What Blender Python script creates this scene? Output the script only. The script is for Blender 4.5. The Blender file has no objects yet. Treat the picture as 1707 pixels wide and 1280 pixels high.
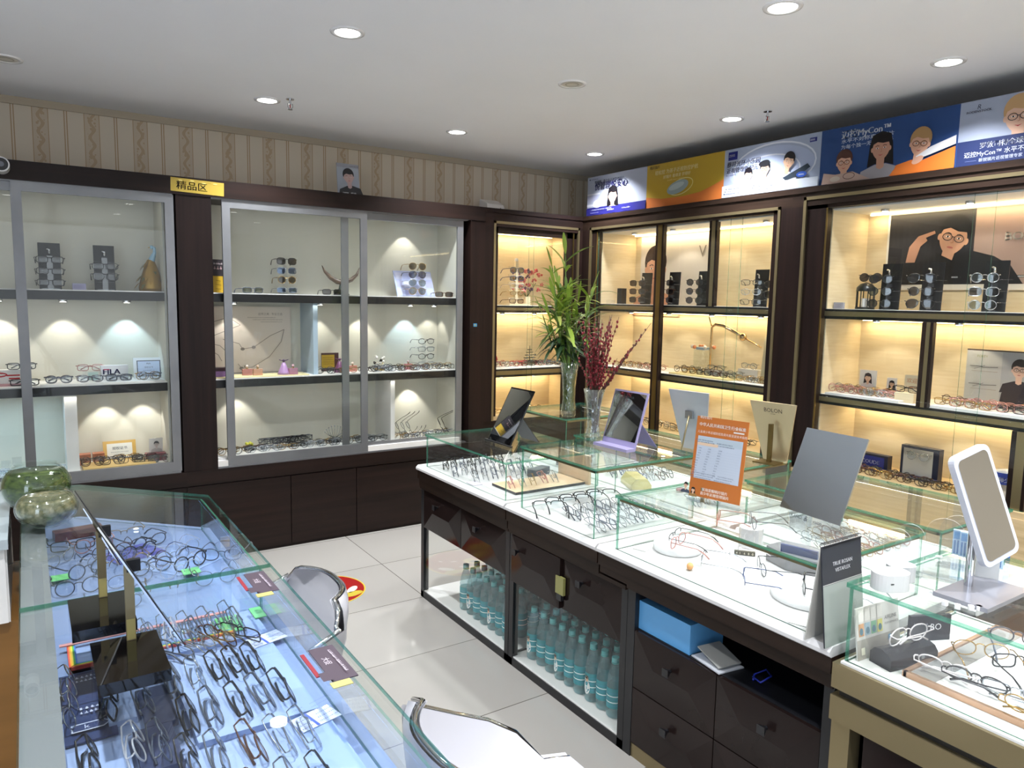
import bpy, bmesh, math, random
from mathutils import Vector, Matrix
R = math.radians
rnd = random.Random(7)
scene = bpy.context.scene
C = scene.collection

# ------------------------------------------------------------------ camera, world, exposure
EYE = 1.6
cd = bpy.data.cameras.new('camera'); cam = bpy.data.objects.new('camera', cd); C.objects.link(cam)
cd.sensor_width = 36.0; cd.lens = 36.0 * 1218.96 / 1707.0; cd.clip_start = 0.05; cd.clip_end = 60
CAMR = Matrix(((0.83361605, 0.04740302, -0.5503065), (-0.55202868, 0.10518063, -0.82716466), (0.01867148, 0.9933227, 0.11384809)))
m4 = CAMR.to_4x4(); m4.translation = (0, 0, EYE); cam.matrix_world = m4
scene.camera = cam
w = bpy.data.worlds.new('world'); scene.world = w; w.use_nodes = True
w.node_tree.nodes['Background'].inputs[0].default_value = (0.75, 0.82, 1.0, 1)
w.node_tree.nodes['Background'].inputs[1].default_value = 0.25
vs = scene.view_settings
vs.view_transform = 'Standard'; vs.look = 'None'; vs.gamma = 1.0; vs.use_curve_mapping = False
vs.exposure = 0.22
cy = scene.cycles
cy.max_bounces = 10; cy.transparent_max_bounces = 48; cy.diffuse_bounces = 4; cy.glossy_bounces = 5
cy.transmission_bounces = 6; cy.caustics_reflective = False; cy.caustics_refractive = False
cy.sample_clamp_indirect = 4.0; cy.use_denoising = True

CEIL = 2.66; YW = 5.0; XW = 4.15      # ceiling height, back wall, right wall

def area(name, loc, sx, sy, power, col=(1, 1, 1), rot=(0, 0, 0), parent=None, spread=180):
    l = bpy.data.lights.new(name, 'AREA'); l.shape = 'RECTANGLE'; l.size = sx; l.size_y = sy
    l.energy = power; l.color = col; l.spread = R(spread)
    o = bpy.data.objects.new(name, l); C.objects.link(o); o.location = loc; o.rotation_euler = rot
    if parent: o.parent = parent; o.location = Vector(loc) - parent.location
    return o
def spot(name, loc, power, col, angle, aim, parent=None, blend=0.35, size=0.012):
    l = bpy.data.lights.new(name, 'SPOT'); l.energy = power; l.color = col; l.spot_size = R(angle); l.spot_blend = blend
    l.shadow_soft_size = size
    o = bpy.data.objects.new(name, l); C.objects.link(o); o.location = loc
    o.rotation_euler = (Vector(aim) - Vector(loc)).to_track_quat('-Z', 'Y').to_euler()
    if parent: o.parent = parent; o.location = Vector(loc) - parent.location
    return o
# cool fill light added behind the camera; no shop front is modelled
area('added_rear_fill', (0.6, -3.9, 1.5), 4.6, 2.2, 40, (0.85, 0.92, 1.0), (R(90), 0, 0))

area('added_left_fill', (-2.9, -1.6, 1.5), 2.6, 2.0, 60, (0.72, 0.84, 1.0), (0, R(-90), 0))  # bluish fill added to brighten the left side; no window is modelled

# ------------------------------------------------------------------ materials
MATS = {}
def mat(name, col=(0.8, 0.8, 0.8), rough=0.5, metal=0.0, emit=0.0, spec=0.5, coat=0.0, emcol=None):
    if name in MATS: return MATS[name]
    m = bpy.data.materials.new(name); m.use_nodes = True
    b = m.node_tree.nodes['Principled BSDF']
    b.inputs['Base Color'].default_value = (*col, 1); b.inputs['Roughness'].default_value = rough
    b.inputs['Metallic'].default_value = metal; b.inputs['Specular IOR Level'].default_value = spec
    b.inputs['Coat Weight'].default_value = coat
    if emit: b.inputs['Emission Color'].default_value = (*(emcol or col), 1); b.inputs['Emission Strength'].default_value = emit
    MATS[name] = m; return m
def hexc(h):
    v = [int(h[i:i+2], 16) / 255 for i in (0, 2, 4)]
    return tuple(x / 12.92 if x <= 0.04045 else ((x + 0.055) / 1.055) ** 2.4 for x in v)
BANNER_DIM = [1.0]  # ink darkening factor, offsets the strong downlight on the banners
def ink(h, rough=0.45):
    k = BANNER_DIM[0]; return mat('ink_' + h + ('' if k == 1 else '_dimmed'), tuple(c * k for c in hexc(h)), rough, spec=0.5 if k == 1 else 0.2)
def thin(name, tint=(1, 1, 1), base=0.035, top=0.85, rough=0.0, gcol=(1, 1, 1), body=None, bodymix=0.0):
    if name in MATS: return MATS[name]
    m = bpy.data.materials.new(name); m.use_nodes = True; nt = m.node_tree; N = nt.nodes; L = nt.links
    N.clear(); out = N.new('ShaderNodeOutputMaterial')
    lw = N.new('ShaderNodeLayerWeight'); lw.inputs['Blend'].default_value = 0.5
    pw = N.new('ShaderNodeMath'); pw.operation = 'POWER'; pw.inputs[1].default_value = 4.5
    L.new(lw.outputs['Facing'], pw.inputs[0])
    ma = N.new('ShaderNodeMath'); ma.operation = 'MULTIPLY_ADD'; ma.inputs[1].default_value = top; ma.inputs[2].default_value = base
    L.new(pw.outputs[0], ma.inputs[0])
    tr = N.new('ShaderNodeBsdfTransparent'); tr.inputs[0].default_value = (*tint, 1)
    gl = N.new('ShaderNodeBsdfGlossy'); gl.inputs['Roughness'].default_value = rough; gl.inputs[0].default_value = (*gcol, 1)
    mx = N.new('ShaderNodeMixShader'); L.new(ma.outputs[0], mx.inputs[0]); L.new(tr.outputs[0], mx.inputs[1]); L.new(gl.outputs[0], mx.inputs[2])
    last = mx
    if body:
        df = N.new('ShaderNodeBsdfDiffuse'); df.inputs[0].default_value = (*body, 1)
        m2 = N.new('ShaderNodeMixShader'); m2.inputs[0].default_value = bodymix
        L.new(mx.outputs[0], m2.inputs[1]); L.new(df.outputs[0], m2.inputs[2]); last = m2
    L.new(last.outputs[0], out.inputs[0]); MATS[name] = m; return m
def coords(m, scale=(1, 1, 1)):
    N = m.node_tree.nodes; L = m.node_tree.links
    tc = N.new('ShaderNodeTexCoord'); mp = N.new('ShaderNodeMapping'); mp.inputs['Scale'].default_value = scale
    L.new(tc.outputs['Object'], mp.inputs[0]); return mp
def grained(name, c1, c2, scale, rough=0.4, detail=6, bump=0.0, coat=0.0, dist=0.0):
    m = mat(name, c1, rough, coat=coat); N = m.node_tree.nodes; L = m.node_tree.links; b = N['Principled BSDF']
    mp = coords(m, scale); no = N.new('ShaderNodeTexNoise'); no.inputs['Detail'].default_value = detail; no.inputs['Scale'].default_value = 1.0
    no.inputs['Distortion'].default_value = dist
    L.new(mp.outputs[0], no.inputs[0]); cr = N.new('ShaderNodeValToRGB')
    cr.color_ramp.elements[0].position = 0.3; cr.color_ramp.elements[0].color = (*c1, 1)
    cr.color_ramp.elements[1].position = 0.7; cr.color_ramp.elements[1].color = (*c2, 1)
    L.new(no.outputs['Fac'], cr.inputs[0]); L.new(cr.outputs[0], b.inputs['Base Color'])
    if bump:
        bp = N.new('ShaderNodeBump'); bp.inputs['Strength'].default_value = bump; L.new(no.outputs['Fac'], bp.inputs['Height']); L.new(bp.outputs[0], b.inputs['Normal'])
    return m

WOODX = grained('dark_walnut_x', hexc('1a1210'), hexc('281c18'), (1.2, 30, 30), 0.36)
WOODY = grained('dark_walnut_y', hexc('1e1510'), hexc('31241d'), (30, 1.2, 30), 0.36)
WOODZ = grained('dark_walnut_z', hexc('170f0e'), hexc('251916'), (30, 30, 1.2), 0.36)
LAC = grained('brown_lacquer', hexc('1d1514'), hexc('251b19'), (1, 3, 3), 0.14, coat=0.3)
for _m in (WOODX, WOODY, WOODZ, LAC): _m.node_tree.nodes['Principled BSDF'].inputs['Specular IOR Level'].default_value = 0.22; _m.node_tree.nodes['Principled BSDF'].inputs['Coat Weight'].default_value = 0.0
BLACKM = mat('black_powder_metal', hexc('17181c'), 0.35)
STEEL = grained('brushed_steel', hexc('7c7d80'), hexc('8b8c8e'), (4, 4, 4), 0.3)
STEEL.node_tree.nodes['Principled BSDF'].inputs['Metallic'].default_value = 0.5
BRASS = mat('satin_brass', hexc('958766'), 0.33, 0.8)
BRASSD = mat('antique_brass', hexc('6e5c34'), 0.4, 0.85)
GOLD = mat('gold', hexc('c9a14a'), 0.25, 1.0)
CHROME = mat('chrome', hexc('d8dade'), 0.06, 1.0)
SILVER = mat('silver_wire', hexc('b9bcc0'), 0.2, 0.9)
WHITE = mat('white_board', hexc('e6e4e0'), 0.4)
WHITEG = mat('white_gloss', hexc('eceaea'), 0.15)
BACKP = grained('pale_back_panel', hexc('d4d2c4'), hexc('dbd9cd'), (3, 3, 3), 0.55)
CREAM = grained('cream_woven_panel', hexc('d8c6a2'), hexc('e2d3b4'), (6, 6, 90), 0.5)
CREAMD = grained('beige_wood_panel', hexc('b59c74'), hexc('cbb38a'), (8, 2, 60), 0.4)
BLACKA = mat('black_acrylic', hexc('0a0a0c'), 0.04, coat=0.5)
BLACKP = mat('black_card', hexc('141416'), 0.4)
GLASS = thin('clear_glass', (0.99, 1.0, 0.995), 0.018, 0.7)
CASEG = thin('case_glass', (0.98, 0.996, 0.99), 0.03, 0.7)
GEDGE = thin('green_glass_edge', (0.45, 0.75, 0.62), 0.12, 0.5, 0.05, (0.7, 0.95, 0.85), hexc('4f8f78'), 0.42)
ACRYL = thin('clear_acrylic', (0.96, 0.97, 0.98), 0.06, 0.85)
LENS = thin('clear_lens', (0.90, 0.93, 0.96), 0.07, 0.8)
SUNL = thin('dark_sun_lens', (0.12, 0.11, 0.11), 0.08, 0.8, 0.02)
SUNB = thin('blue_mirror_lens', (0.12, 0.16, 0.28), 0.2, 0.7, 0.02, (0.6, 0.75, 1))
SUNG = thin('grey_green_lens', (0.30, 0.34, 0.30), 0.1, 0.8, 0.02)
MIRR = mat('mirror_glass', (0.78, 0.8, 0.82), 0.015, 1.0)
LED = mat('led_white', (1, 0.97, 0.92), 0.5, emit=9.0)
LEDW = mat('led_warm', (1, 0.78, 0.42), 0.5, emit=7.0)
LAMP = mat('downlight_lens', (1, 0.98, 0.95), 0.5, emit=14.0)

# floor: cream polished tiles with thin dark joints
FLOOR = mat('polished_tile', hexc('b5b0a8'), 0.06); b = FLOOR.node_tree.nodes['Principled BSDF']
mp = coords(FLOOR); mp.inputs['Location'].default_value = (-1.155, 0.01, 0)
br = FLOOR.node_tree.nodes.new('ShaderNodeTexBrick'); br.offset = 0.0; br.squash = 1.0
br.inputs['Scale'].default_value = 1.0; br.inputs['Brick Width'].default_value = 0.57; br.inputs['Row Height'].default_value = 0.57
br.inputs['Mortar Size'].default_value = 0.0022; br.inputs['Color1'].default_value = (*hexc('a29e98'), 1)
br.inputs['Color2'].default_value = (*hexc('9d9993'), 1); br.inputs['Mortar'].default_value = (*hexc('55504a'), 1)
FLOOR.node_tree.links.new(mp.outputs[0], br.inputs[0]); FLOOR.node_tree.links.new(br.outputs[0], b.inputs['Base Color'])

# striped wallpaper with scroll bands
WALLP = mat('striped_wallpaper', hexc('b3a28a'), 0.6); nt = WALLP.node_tree; N = nt.nodes; L = nt.links
mp = coords(WALLP); sx = N.new('ShaderNodeSeparateXYZ'); L.new(mp.outputs[0], sx.inputs[0])
def mth(op, a, b_=None, c_=None):
    n = N.new('ShaderNodeMath'); n.operation = op
    for i, v in enumerate((a, b_, c_)):
        if v is None: continue
        if isinstance(v, (int, float)): n.inputs[i].default_value = v
        else: L.new(v, n.inputs[i])
    return n.outputs[0]
fr = mth('FRACT', mth('DIVIDE', mth('ADD', sx.outputs[0], 10.01), 0.252))
def band(c0, hw): return mth('LESS_THAN', mth('ABSOLUTE', mth('SUBTRACT', fr, c0)), hw)
ns = N.new('ShaderNodeTexVoronoi'); ns.inputs['Scale'].default_value = 46.0; L.new(mp.outputs[0], ns.inputs[0])
wv = mth('SINE', mth('MULTIPLY', sx.outputs[2], 70.0))
off = mth('MULTIPLY', wv, 0.045)
scroll = mth('LESS_THAN', mth('ABSOLUTE', mth('SUBTRACT', mth('SUBTRACT', fr, 0.2), off)), 0.035)
scroll2 = mth('MULTIPLY', band(0.2, 0.085), mth('LESS_THAN', ns.outputs['Distance'], 0.33))
line = mth('ADD', mth('ADD', band(0.05, 0.008), band(0.35, 0.008)), mth('ADD', band(0.66, 0.012), band(0.71, 0.012)))
f1 = mth('MINIMUM', mth('ADD', line, mth('MULTIPLY', mth('MAXIMUM', scroll, scroll2), 0.7)), 1.0)
mxa = N.new('ShaderNodeMix'); mxa.data_type = 'RGBA'; mxa.inputs[6].default_value = (*hexc('d6c9b4'), 1); mxa.inputs[7].default_value = (*hexc('c8b8a0'), 1)
L.new(band(0.2, 0.15), mxa.inputs[0])
mxb = N.new('ShaderNodeMix'); mxb.data_type = 'RGBA'; L.new(mxa.outputs[2], mxb.inputs[6]); mxb.inputs[7].default_value = (*hexc('b39673'), 1)
L.new(f1, mxb.inputs[0]); L.new(mxb.outputs[2], N['Principled BSDF'].inputs['Base Color'])

CEILM = grained('ceiling_paint', hexc('f0f0f3'), hexc('f3f3f6'), (2, 2, 2), 0.7)
PLAIN = mat('plain_wall', hexc('b8aa94'), 0.7); PALEW = mat('pale_wall', hexc('dcdde0'), 0.7); DIMW = mat('dim_wall', hexc('77706a'), 0.7)

# ------------------------------------------------------------------ mesh builder
class MB:
    def __init__(s): s.v = []; s.f = []; s.mi = []; s.mats = []; s.sm = []
    def m(s, mt):
        if mt not in s.mats: s.mats.append(mt)
        return s.mats.index(mt)
    def add(s, vs_, fs, mt, smooth=False, M=None):
        o = len(s.v); k = s.m(mt)
        s.v += [tuple(M @ Vector(p)) if M is not None else tuple(p) for p in vs_]
        for f in fs: s.f.append([i + o for i in f]); s.mi.append(k); s.sm.append(smooth)
        return s
    def box(s, x0, y0, z0, x1, y1, z1, mt, M=None, edge=None):
        if x0 > x1: x0, x1 = x1, x0
        if y0 > y1: y0, y1 = y1, y0
        if z0 > z1: z0, z1 = z1, z0
        vv = [(x0, y0, z0), (x1, y0, z0), (x1, y1, z0), (x0, y1, z0), (x0, y0, z1), (x1, y0, z1), (x1, y1, z1), (x0, y1, z1)]
        ff = [(0, 3, 2, 1), (4, 5, 6, 7), (0, 1, 5, 4), (1, 2, 6, 5), (2, 3, 7, 6), (3, 0, 4, 7)]
        if edge is None: return s.add(vv, ff, mt, M=M)
        d = (x1 - x0, y1 - y0, z1 - z0); t = d.index(min(d))
        big = {0: (3, 5), 1: (2, 4), 2: (0, 1)}[t]
        s.add(vv, [ff[i] for i in big], mt, M=M)
        return s.add(vv, [ff[i] for i in range(6) if i not in big], edge, M=M)
    def rbox(s, x0, y0, z0, x1, y1, z1, mt, r=0.01, seg=3, M=None):   # box with rounded vertical edges
        pts = []
        for cx, cy_, a0 in ((x1 - r, y1 - r, 0), (x0 + r, y1 - r, 90), (x0 + r, y0 + r, 180), (x1 - r, y0 + r, 270)):
            for k in range(seg + 1):
                a = R(a0 + 90 * k / seg); pts.append((cx + r * math.cos(a), cy_ + r * math.sin(a)))
        return s.prism(pts, z0, z1, mt, M=M)
    def prism(s, pts, z0, z1, mt, M=None, smooth=False, side=None):
        n = len(pts); vv = [(p[0], p[1], z0) for p in pts] + [(p[0], p[1], z1) for p in pts]
        s.add(vv, [list(range(n))[::-1], list(range(n, 2 * n))], mt, M=M)
        return s.add(vv, [(i, (i + 1) % n, n + (i + 1) % n, n + i) for i in range(n)], side or mt, smooth, M=M)
    def xz(s, pts, y0, y1, mt, M=None, side=None):    # outline in x,z with thickness along y
        Q = Matrix(((1, 0, 0, 0), (0, 0, 1, 0), (0, 1, 0, 0), (0, 0, 0, 1)))
        return s.prism(pts, y0, y1, mt, M=(M @ Q if M is not None else Q), side=side)
    def tube(s, path, r, mt, n=8, smooth=True, closed=False, M=None, caps=True):
        P = [Vector(p) for p in path]; rr = r if isinstance(r, (list, tuple)) else [r] * len(P)
        vv = []; ff = []; up = Vector((0, 0, 1)); k = len(P); prev = None
        for i, p in enumerate(P):
            a = P[(i - 1) % k] if (closed or i > 0) else P[0]; c = P[(i + 1) % k] if (closed or i < k - 1) else P[-1]
            t = (c - a); t = t.normalized() if t.length > 1e-9 else Vector((0, 0, 1))
            if prev is None:
                u = t.cross(up) if abs(t.z) < 0.95 else t.cross(Vector((1, 0, 0)))
            else: u = prev - t * prev.dot(t)
            u.normalize(); prev = u.copy(); v_ = t.cross(u)
            for j in range(n):
                an = 2 * math.pi * j / n; vv.append(p + (u * math.cos(an) + v_ * math.sin(an)) * rr[i])
        last = k if closed else k - 1
        for i in range(last):
            for j in range(n):
                a = i * n + j; b2 = i * n + (j + 1) % n; c2 = ((i + 1) % k) * n + (j + 1) % n; d2 = ((i + 1) % k) * n + j
                ff.append((a, b2, c2, d2))
        if not closed and caps: ff += [list(range(n))[::-1], list(range((k - 1) * n, k * n))]
        return s.add(vv, ff, mt, smooth, M=M)
    def cyl(s, x, y, z0, z1, r, mt, n=20, r2=None, M=None, smooth=True):
        r2 = r if r2 is None else r2
        vv = [(x + r * math.cos(2 * math.pi * i / n), y + r * math.sin(2 * math.pi * i / n), z0) for i in range(n)]
        vv += [(x + r2 * math.cos(2 * math.pi * i / n), y + r2 * math.sin(2 * math.pi * i / n), z1) for i in range(n)]
        s.add(vv, [(i, (i + 1) % n, n + (i + 1) % n, n + i) for i in range(n)], mt, smooth, M=M)
        return s.add(vv, [list(range(n))[::-1], list(range(n, 2 * n))], mt, M=M)
    def lathe(s, prof, mt, n=24, M=None, x=0, y=0, rib=None):
        vv = []; ff = []
        for (r, z) in prof:
            for i in range(n):
                q = r * (1 + (rib(i, z) if rib else 0)); a = 2 * math.pi * i / n; vv.append((x + q * math.cos(a), y + q * math.sin(a), z))
        for k in range(len(prof) - 1):
            for i in range(n): ff.append((k * n + i, k * n + (i + 1) % n, (k + 1) * n + (i + 1) % n, (k + 1) * n + i))
        return s.add(vv, ff, mt, True, M=M)
    def ball(s, c, r, mt, n=10, sc=(1, 1, 1), M=None):
        vv = []; ff = []; h = max(4, n // 2)
        for k in range(h + 1):
            ph = math.pi * k / h
            for i in range(n):
                a = 2 * math.pi * i / n; vv.append((c[0] + r * sc[0] * math.sin(ph) * math.cos(a), c[1] + r * sc[1] * math.sin(ph) * math.sin(a), c[2] - r * sc[2] * math.cos(ph)))
        for k in range(h):
            for i in range(n): ff.append((k * n + i, k * n + (i + 1) % n, (k + 1) * n + (i + 1) % n, (k + 1) * n + i))
        return s.add(vv, ff, mt, True, M=M)
    def mesh(s, name, off=None):
        me = bpy.data.meshes.new(name); vv = s.v
        if off is not None: vv = [(a - off[0], b_ - off[1], c_ - off[2]) for a, b_, c_ in vv]
        me.from_pydata(vv, [], s.f)
        for mt in s.mats: me.materials.append(mt)
        me.polygons.foreach_set('material_index', s.mi); me.polygons.foreach_set('use_smooth', s.sm); me.update(); return me

def link(name, me, parent=None, loc=None, rot=None):
    o = bpy.data.objects.new(name, me); C.objects.link(o)
    if parent: o.parent = parent
    if loc: o.location = loc
    if rot: o.rotation_euler = rot
    return o
def tag(o, label, cat, group=None):
    o['label'] = label; o['category'] = cat
    if group: o['group'] = group
    return o
def thing(name, label, cat, loc=(0, 0, 0), rz=0, group=None, rot=None):
    o = bpy.data.objects.new(name, None); C.objects.link(o); o.empty_display_size = 0.05
    o.location = loc; o.rotation_euler = rot if rot else (0, 0, R(rz)); return tag(o, label, cat, group)
def part(name, mb, parent, world=False, label=None):
    root = parent
    off = None
    if world:
        off = Vector((0, 0, 0)); q = parent
        while q: off += q.location; q = q.parent
    o = link(name, mb.mesh(name, off), parent)
    if label: o['label'] = label
    return o
def solo(name, mb, label, cat, loc=(0, 0, 0), rz=0, group=None, world=False, rot=None):
    o = link(name, mb.mesh(name, loc if world else None)); o.location = loc; o.rotation_euler = rot if rot else (0, 0, R(rz))
    return tag(o, label, cat, group)
def struct(name, mb):
    o = link(name, mb.mesh(name)); o['kind'] = 'structure'; return o
def rotz(d, loc=(0, 0, 0)): return Matrix.Translation(loc) @ Matrix.Rotation(R(d), 4, 'Z')
def ordi(n): return ['first', 'second', 'third', 'fourth', 'fifth', 'sixth', 'seventh', 'eighth', 'ninth', 'tenth', 'eleventh', 'twelfth', 'thirteenth', 'fourteenth', 'fifteenth', 'sixteenth', 'seventeenth', 'eighteenth', 'nineteenth', 'twentieth', 'twenty-first', 'twenty-second', 'twenty-third', 'twenty-fourth', 'twenty-fifth', 'twenty-sixth'][n]

# ------------------------------------------------------------------ flat printed artwork (posters, signs, labels)
TXT = {}
def text_geo(s_):
    if s_ in TXT: return TXT[s_]
    cu = bpy.data.curves.new('t', 'FONT'); cu.body = s_; cu.size = 1.0; cu.resolution_u = 2
    o = bpy.data.objects.new('t', cu); C.objects.link(o)
    dg = bpy.context.evaluated_depsgraph_get(); me = bpy.data.meshes.new_from_object(o.evaluated_get(dg))
    vv = [tuple(v.co) for v in me.vertices]; ff = [tuple(p.vertices) for p in me.polygons]
    bpy.data.objects.remove(o); bpy.data.curves.remove(cu); bpy.data.meshes.remove(me)
    TXT[s_] = (vv, ff); return TXT[s_]
class Art(MB):
    """front faces -y; x to the right, z up; origin at the bottom left"""
    def __init__(s, w_, h_, col='f0f0f0', t=0.004, side=None, rough=0.45, z0=0.0):
        super().__init__(); s.w = w_; s.h = h_; s.d = 0.0005; s.rough = rough
        s.box(0, 0, 0, w_, t, h_, ink(col, rough) if isinstance(col, str) else col)
    def put(s, pts, col):
        s.d += 0.00012; y = -s.d
        # keep facing -y
        a = sum(pts[i][0] * pts[(i + 1) % len(pts)][1] - pts[(i + 1) % len(pts)][0] * pts[i][1] for i in range(len(pts)))
        if a < 0: pts = pts[::-1]
        s.add([(p[0], y, p[1]) for p in pts], [list(range(len(pts)))], ink(col, s.rough) if isinstance(col, str) else col); return s
    def rect(s, x0, z0, x1, z1, col): return s.put([(x0, z0), (x1, z0), (x1, z1), (x0, z1)], col)
    def ell(s, x, z, rx, rz_, col, a0=0, a1=360, rot=0, n=22):
        c_, s_ = math.cos(R(rot)), math.sin(R(rot)); pts = []
        for i in range(n + (0 if a1 - a0 >= 360 else 1)):
            a = R(a0 + (a1 - a0) * i / n); px, pz = rx * math.cos(a), rz_ * math.sin(a); pts.append((x + px * c_ - pz * s_, z + px * s_ + pz * c_))
        return s.put(pts, col)
    def ring(s, x, z, rx, rz_, t, col, a0=0, a1=360, rot=0, n=28):
        s.d += 0.00012; c_, s_ = math.cos(R(rot)), math.sin(R(rot)); vv = []
        for i in range(n + 1):
            a = R(a0 + (a1 - a0) * i / n)
            for q in (0, t):
                px, pz = (rx - q) * math.cos(a), (rz_ - q) * math.sin(a); vv.append((x + px * c_ - pz * s_, -s.d, z + px * s_ + pz * c_))
        s.add(vv, [(2 * i, 2 * i + 2, 2 * i + 3, 2 * i + 1) for i in range(n)], ink(col, s.rough) if isinstance(col, str) else col); return s
    def line(s, pts, t, col):
        for (a, b_) in zip(pts[:-1], pts[1:]):
            dx, dz = b_[0] - a[0], b_[1] - a[1]; l = math.hypot(dx, dz) or 1; nx, nz = -dz / l * t / 2, dx / l * t / 2
            s.put([(a[0] + nx, a[1] + nz), (b_[0] + nx, b_[1] + nz), (b_[0] - nx, b_[1] - nz), (a[0] - nx, a[1] - nz)], col)
        return s
    def text(s, t, x, z, size, col, align='l', sx=1.0, shear=0.0, bold=0.0):
        vv, ff = text_geo(t)
        if not vv: return s
        x0 = min(v[0] for v in vv); x1 = max(v[0] for v in vv); wd = (x1 - x0) * size * sx
        ox = {'l': 0, 'c': -wd / 2, 'r': -wd}[align]
        s.d += 0.00012
        for k in ([0] if not bold else [-bold, 0, bold]):
            s.add([(x + ox + (v[0] - x0) * size * sx + v[1] * size * shear + k, -s.d - 0.00003 * (k != 0), z + v[1] * size) for v in vv], ff, ink(col, s.rough))
        return s
    def scribble(s, x0, z, x1, h_, col, seed=1):     # tiny unreadable print as short strokes
        r_ = random.Random(seed); x = x0
        while x < x1 - h_ * 0.5:
            ww = h_ * r_.uniform(0.55, 0.9)
            s.rect(x, z + h_ * r_.uniform(0, .3), x + ww, z + h_ * (0.35 + r_.uniform(0, .2)), col)
            s.rect(x + ww * r_.uniform(0.1, .5), z, x + ww * 0.65, z + h_, col); x += ww + h_ * 0.28
        return s
    def face(s, x, z, k, skin='e3b99b', hair='1d1816', shirt='dfe3ea', long=False, glasses=None, hat=None, tilt=0, smile=True, body=True, grey=False):
        c_, s_ = math.cos(R(tilt)), math.sin(R(tilt))
        def P(px, pz): return (x + k * (px * c_ - pz * s_), z + k * (px * s_ + pz * c_))
        if long:
            s.put([P(-0.62, 0.25), P(-0.5, 0.72), P(0, 0.9), P(0.5, 0.72), P(0.62, 0.25), P(0.72, -0.9), P(0.3, -0.75), P(-0.3, -0.75), P(-0.72, -0.9)], hair)
        else: s.ell(*P(0, 0.28), 0.56 * k, 0.6 * k, hair, rot=tilt)
        if body:
            s.put([P(-1.25, -1.7), P(-1.05, -1.05), P(-0.3, -0.78), P(0.3, -0.78), P(1.05, -1.05), P(1.25, -1.7)], shirt)
        s.put([P(-0.2, -0.95), P(-0.22, -0.3), P(0.22, -0.3), P(0.2, -0.95), P(0, -1.05)], skin)
        pts = []
        for i in range(24):
            a = 2 * math.pi * i / 24; px = 0.47 * math.cos(a); pz = 0.6 * math.sin(a)
            if pz < 0: px *= 1 - 0.28 * (pz / -0.6) ** 2
            pts.append(P(px, pz))
        s.put(pts, skin)
        for q in (-1, 1): s.ell(*P(q * 0.48, -0.02), 0.07 * k, 0.12 * k, skin, rot=tilt)
        pts = [P(-0.5, 0.08), P(-0.42, 0.26), P(-0.2, 0.36), P(0.1, 0.28), P(0.4, 0.3), P(0.5, 0.08), P(0.52, 0.45), P(0.3, 0.74), P(0, 0.82), P(-0.32, 0.74), P(-0.52, 0.45)]
        s.d += 0.00012; y = -s.d; s.add([(p[0], y, p[1]) for p in pts], [(0, 1, 9, 10), (1, 2, 8, 9), (2, 3, 7, 8), (3, 4, 6, 7), (4, 5, 6)], ink(hair, s.rough))
        for q in (-1, 1):
            s.ell(*P(q * 0.2, 0.04), 0.075 * k, 0.032 * k, 'f4f0ee', rot=tilt, n=12); s.ell(*P(q * 0.2, 0.04), 0.034 * k, 0.034 * k, '241a16', rot=tilt, n=10)
            s.line([P(q * 0.1, 0.15), P(q * 0.2, 0.18), P(q * 0.31, 0.14)], 0.03 * k, hair)
            if glasses: s.ring(*P(q * 0.21, 0.03), 0.18 * k, 0.14 * k, 0.028 * k, glasses, rot=tilt, n=16)
        if glasses: s.line([P(-0.05, 0.06), P(0.05, 0.06)], 0.03 * k, glasses)
        s.line([P(0.02, 0.02), P(0.05, -0.14), P(-0.03, -0.16)], 0.02 * k, 'a87358')
        if smile: s.put([P(-0.15, -0.28), P(0, -0.36), P(0.15, -0.28), P(0, -0.31)], 'b34a4a')
        else: s.ell(*P(0, -0.32), 0.11 * k, 0.035 * k, 'b0645c', rot=tilt, n=12)
        if hat: s.ell(*P(-0.08, 0.62), 0.62 * k, 0.26 * k, hat, rot=tilt + 8); s.ell(*P(0, 0.42), 0.5 * k, 0.14 * k, hat, rot=tilt)
        return s
# ------------------------------------------------------------------ the room
def wallbox(name, *a, m=PLAIN): struct(name, MB().box(*a, m))
wallbox('floor', -3.0, -4.3, -0.05, XW, YW, 0, m=FLOOR)
wallbox('ceiling', -3.0, -4.3, CEIL, XW, YW, CEIL + 0.05, m=CEILM)
wallbox('wall_back', -3.0, YW, 0, XW, YW + 0.1, CEIL, m=WALLP)
wallbox('wall_right', XW, -4.3, 0, XW + 0.1, YW, CEIL)
wallbox('wall_left', -3.1, -4.3, 0, -3.0, YW, CEIL, m=PALEW)
wallbox('wall_front', -3.0, -4.4, 0, XW, -4.3, CEIL, m=DIMW)
struct('trim_1', MB().box(-3.0, YW - 0.012, 2.62, XW, YW, CEIL, PLAIN))

# ceiling lamps
def downlight(x, y, on=True, label='', grp='round ceiling downlights'):
    t = thing('ceiling_downlight', label, 'ceiling light', (x, y, CEIL), group=grp)
    rg = MB(); rg.lathe([(0.050, -0.002), (0.052, -0.006), (0.068, -0.005), (0.07, 0.0)], WHITEG, 32); part('trim_ring', rg, t)
    if on:
        d = MB(); d.cyl(0, 0, -0.0035, -0.001, 0.051, LAMP, 32); part('lens', d, t)
        l = bpy.data.lights.new('downlight', 'AREA'); l.shape = 'DISK'; l.size = 0.1; l.energy = DL; l.color = (0.93, 0.96, 1.0); l.spread = R(112)
        o = bpy.data.objects.new('downlight_beam', l); C.objects.link(o); o.parent = t; o.location = (0, 0, -0.008)
    else:
        d = MB(); d.cyl(0, 0, -0.004, -0.001, 0.051, mat('unlit_lens', hexc('c9c4ba'), 0.3), 32); part('lens', d, t)
        d = MB(); d.lathe([(0.028, -0.0045), (0.03, -0.006), (0.034, -0.0045)], mat('bezel', hexc('a09a8c'), 0.4), 24); part('bezel', d, t)
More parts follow.
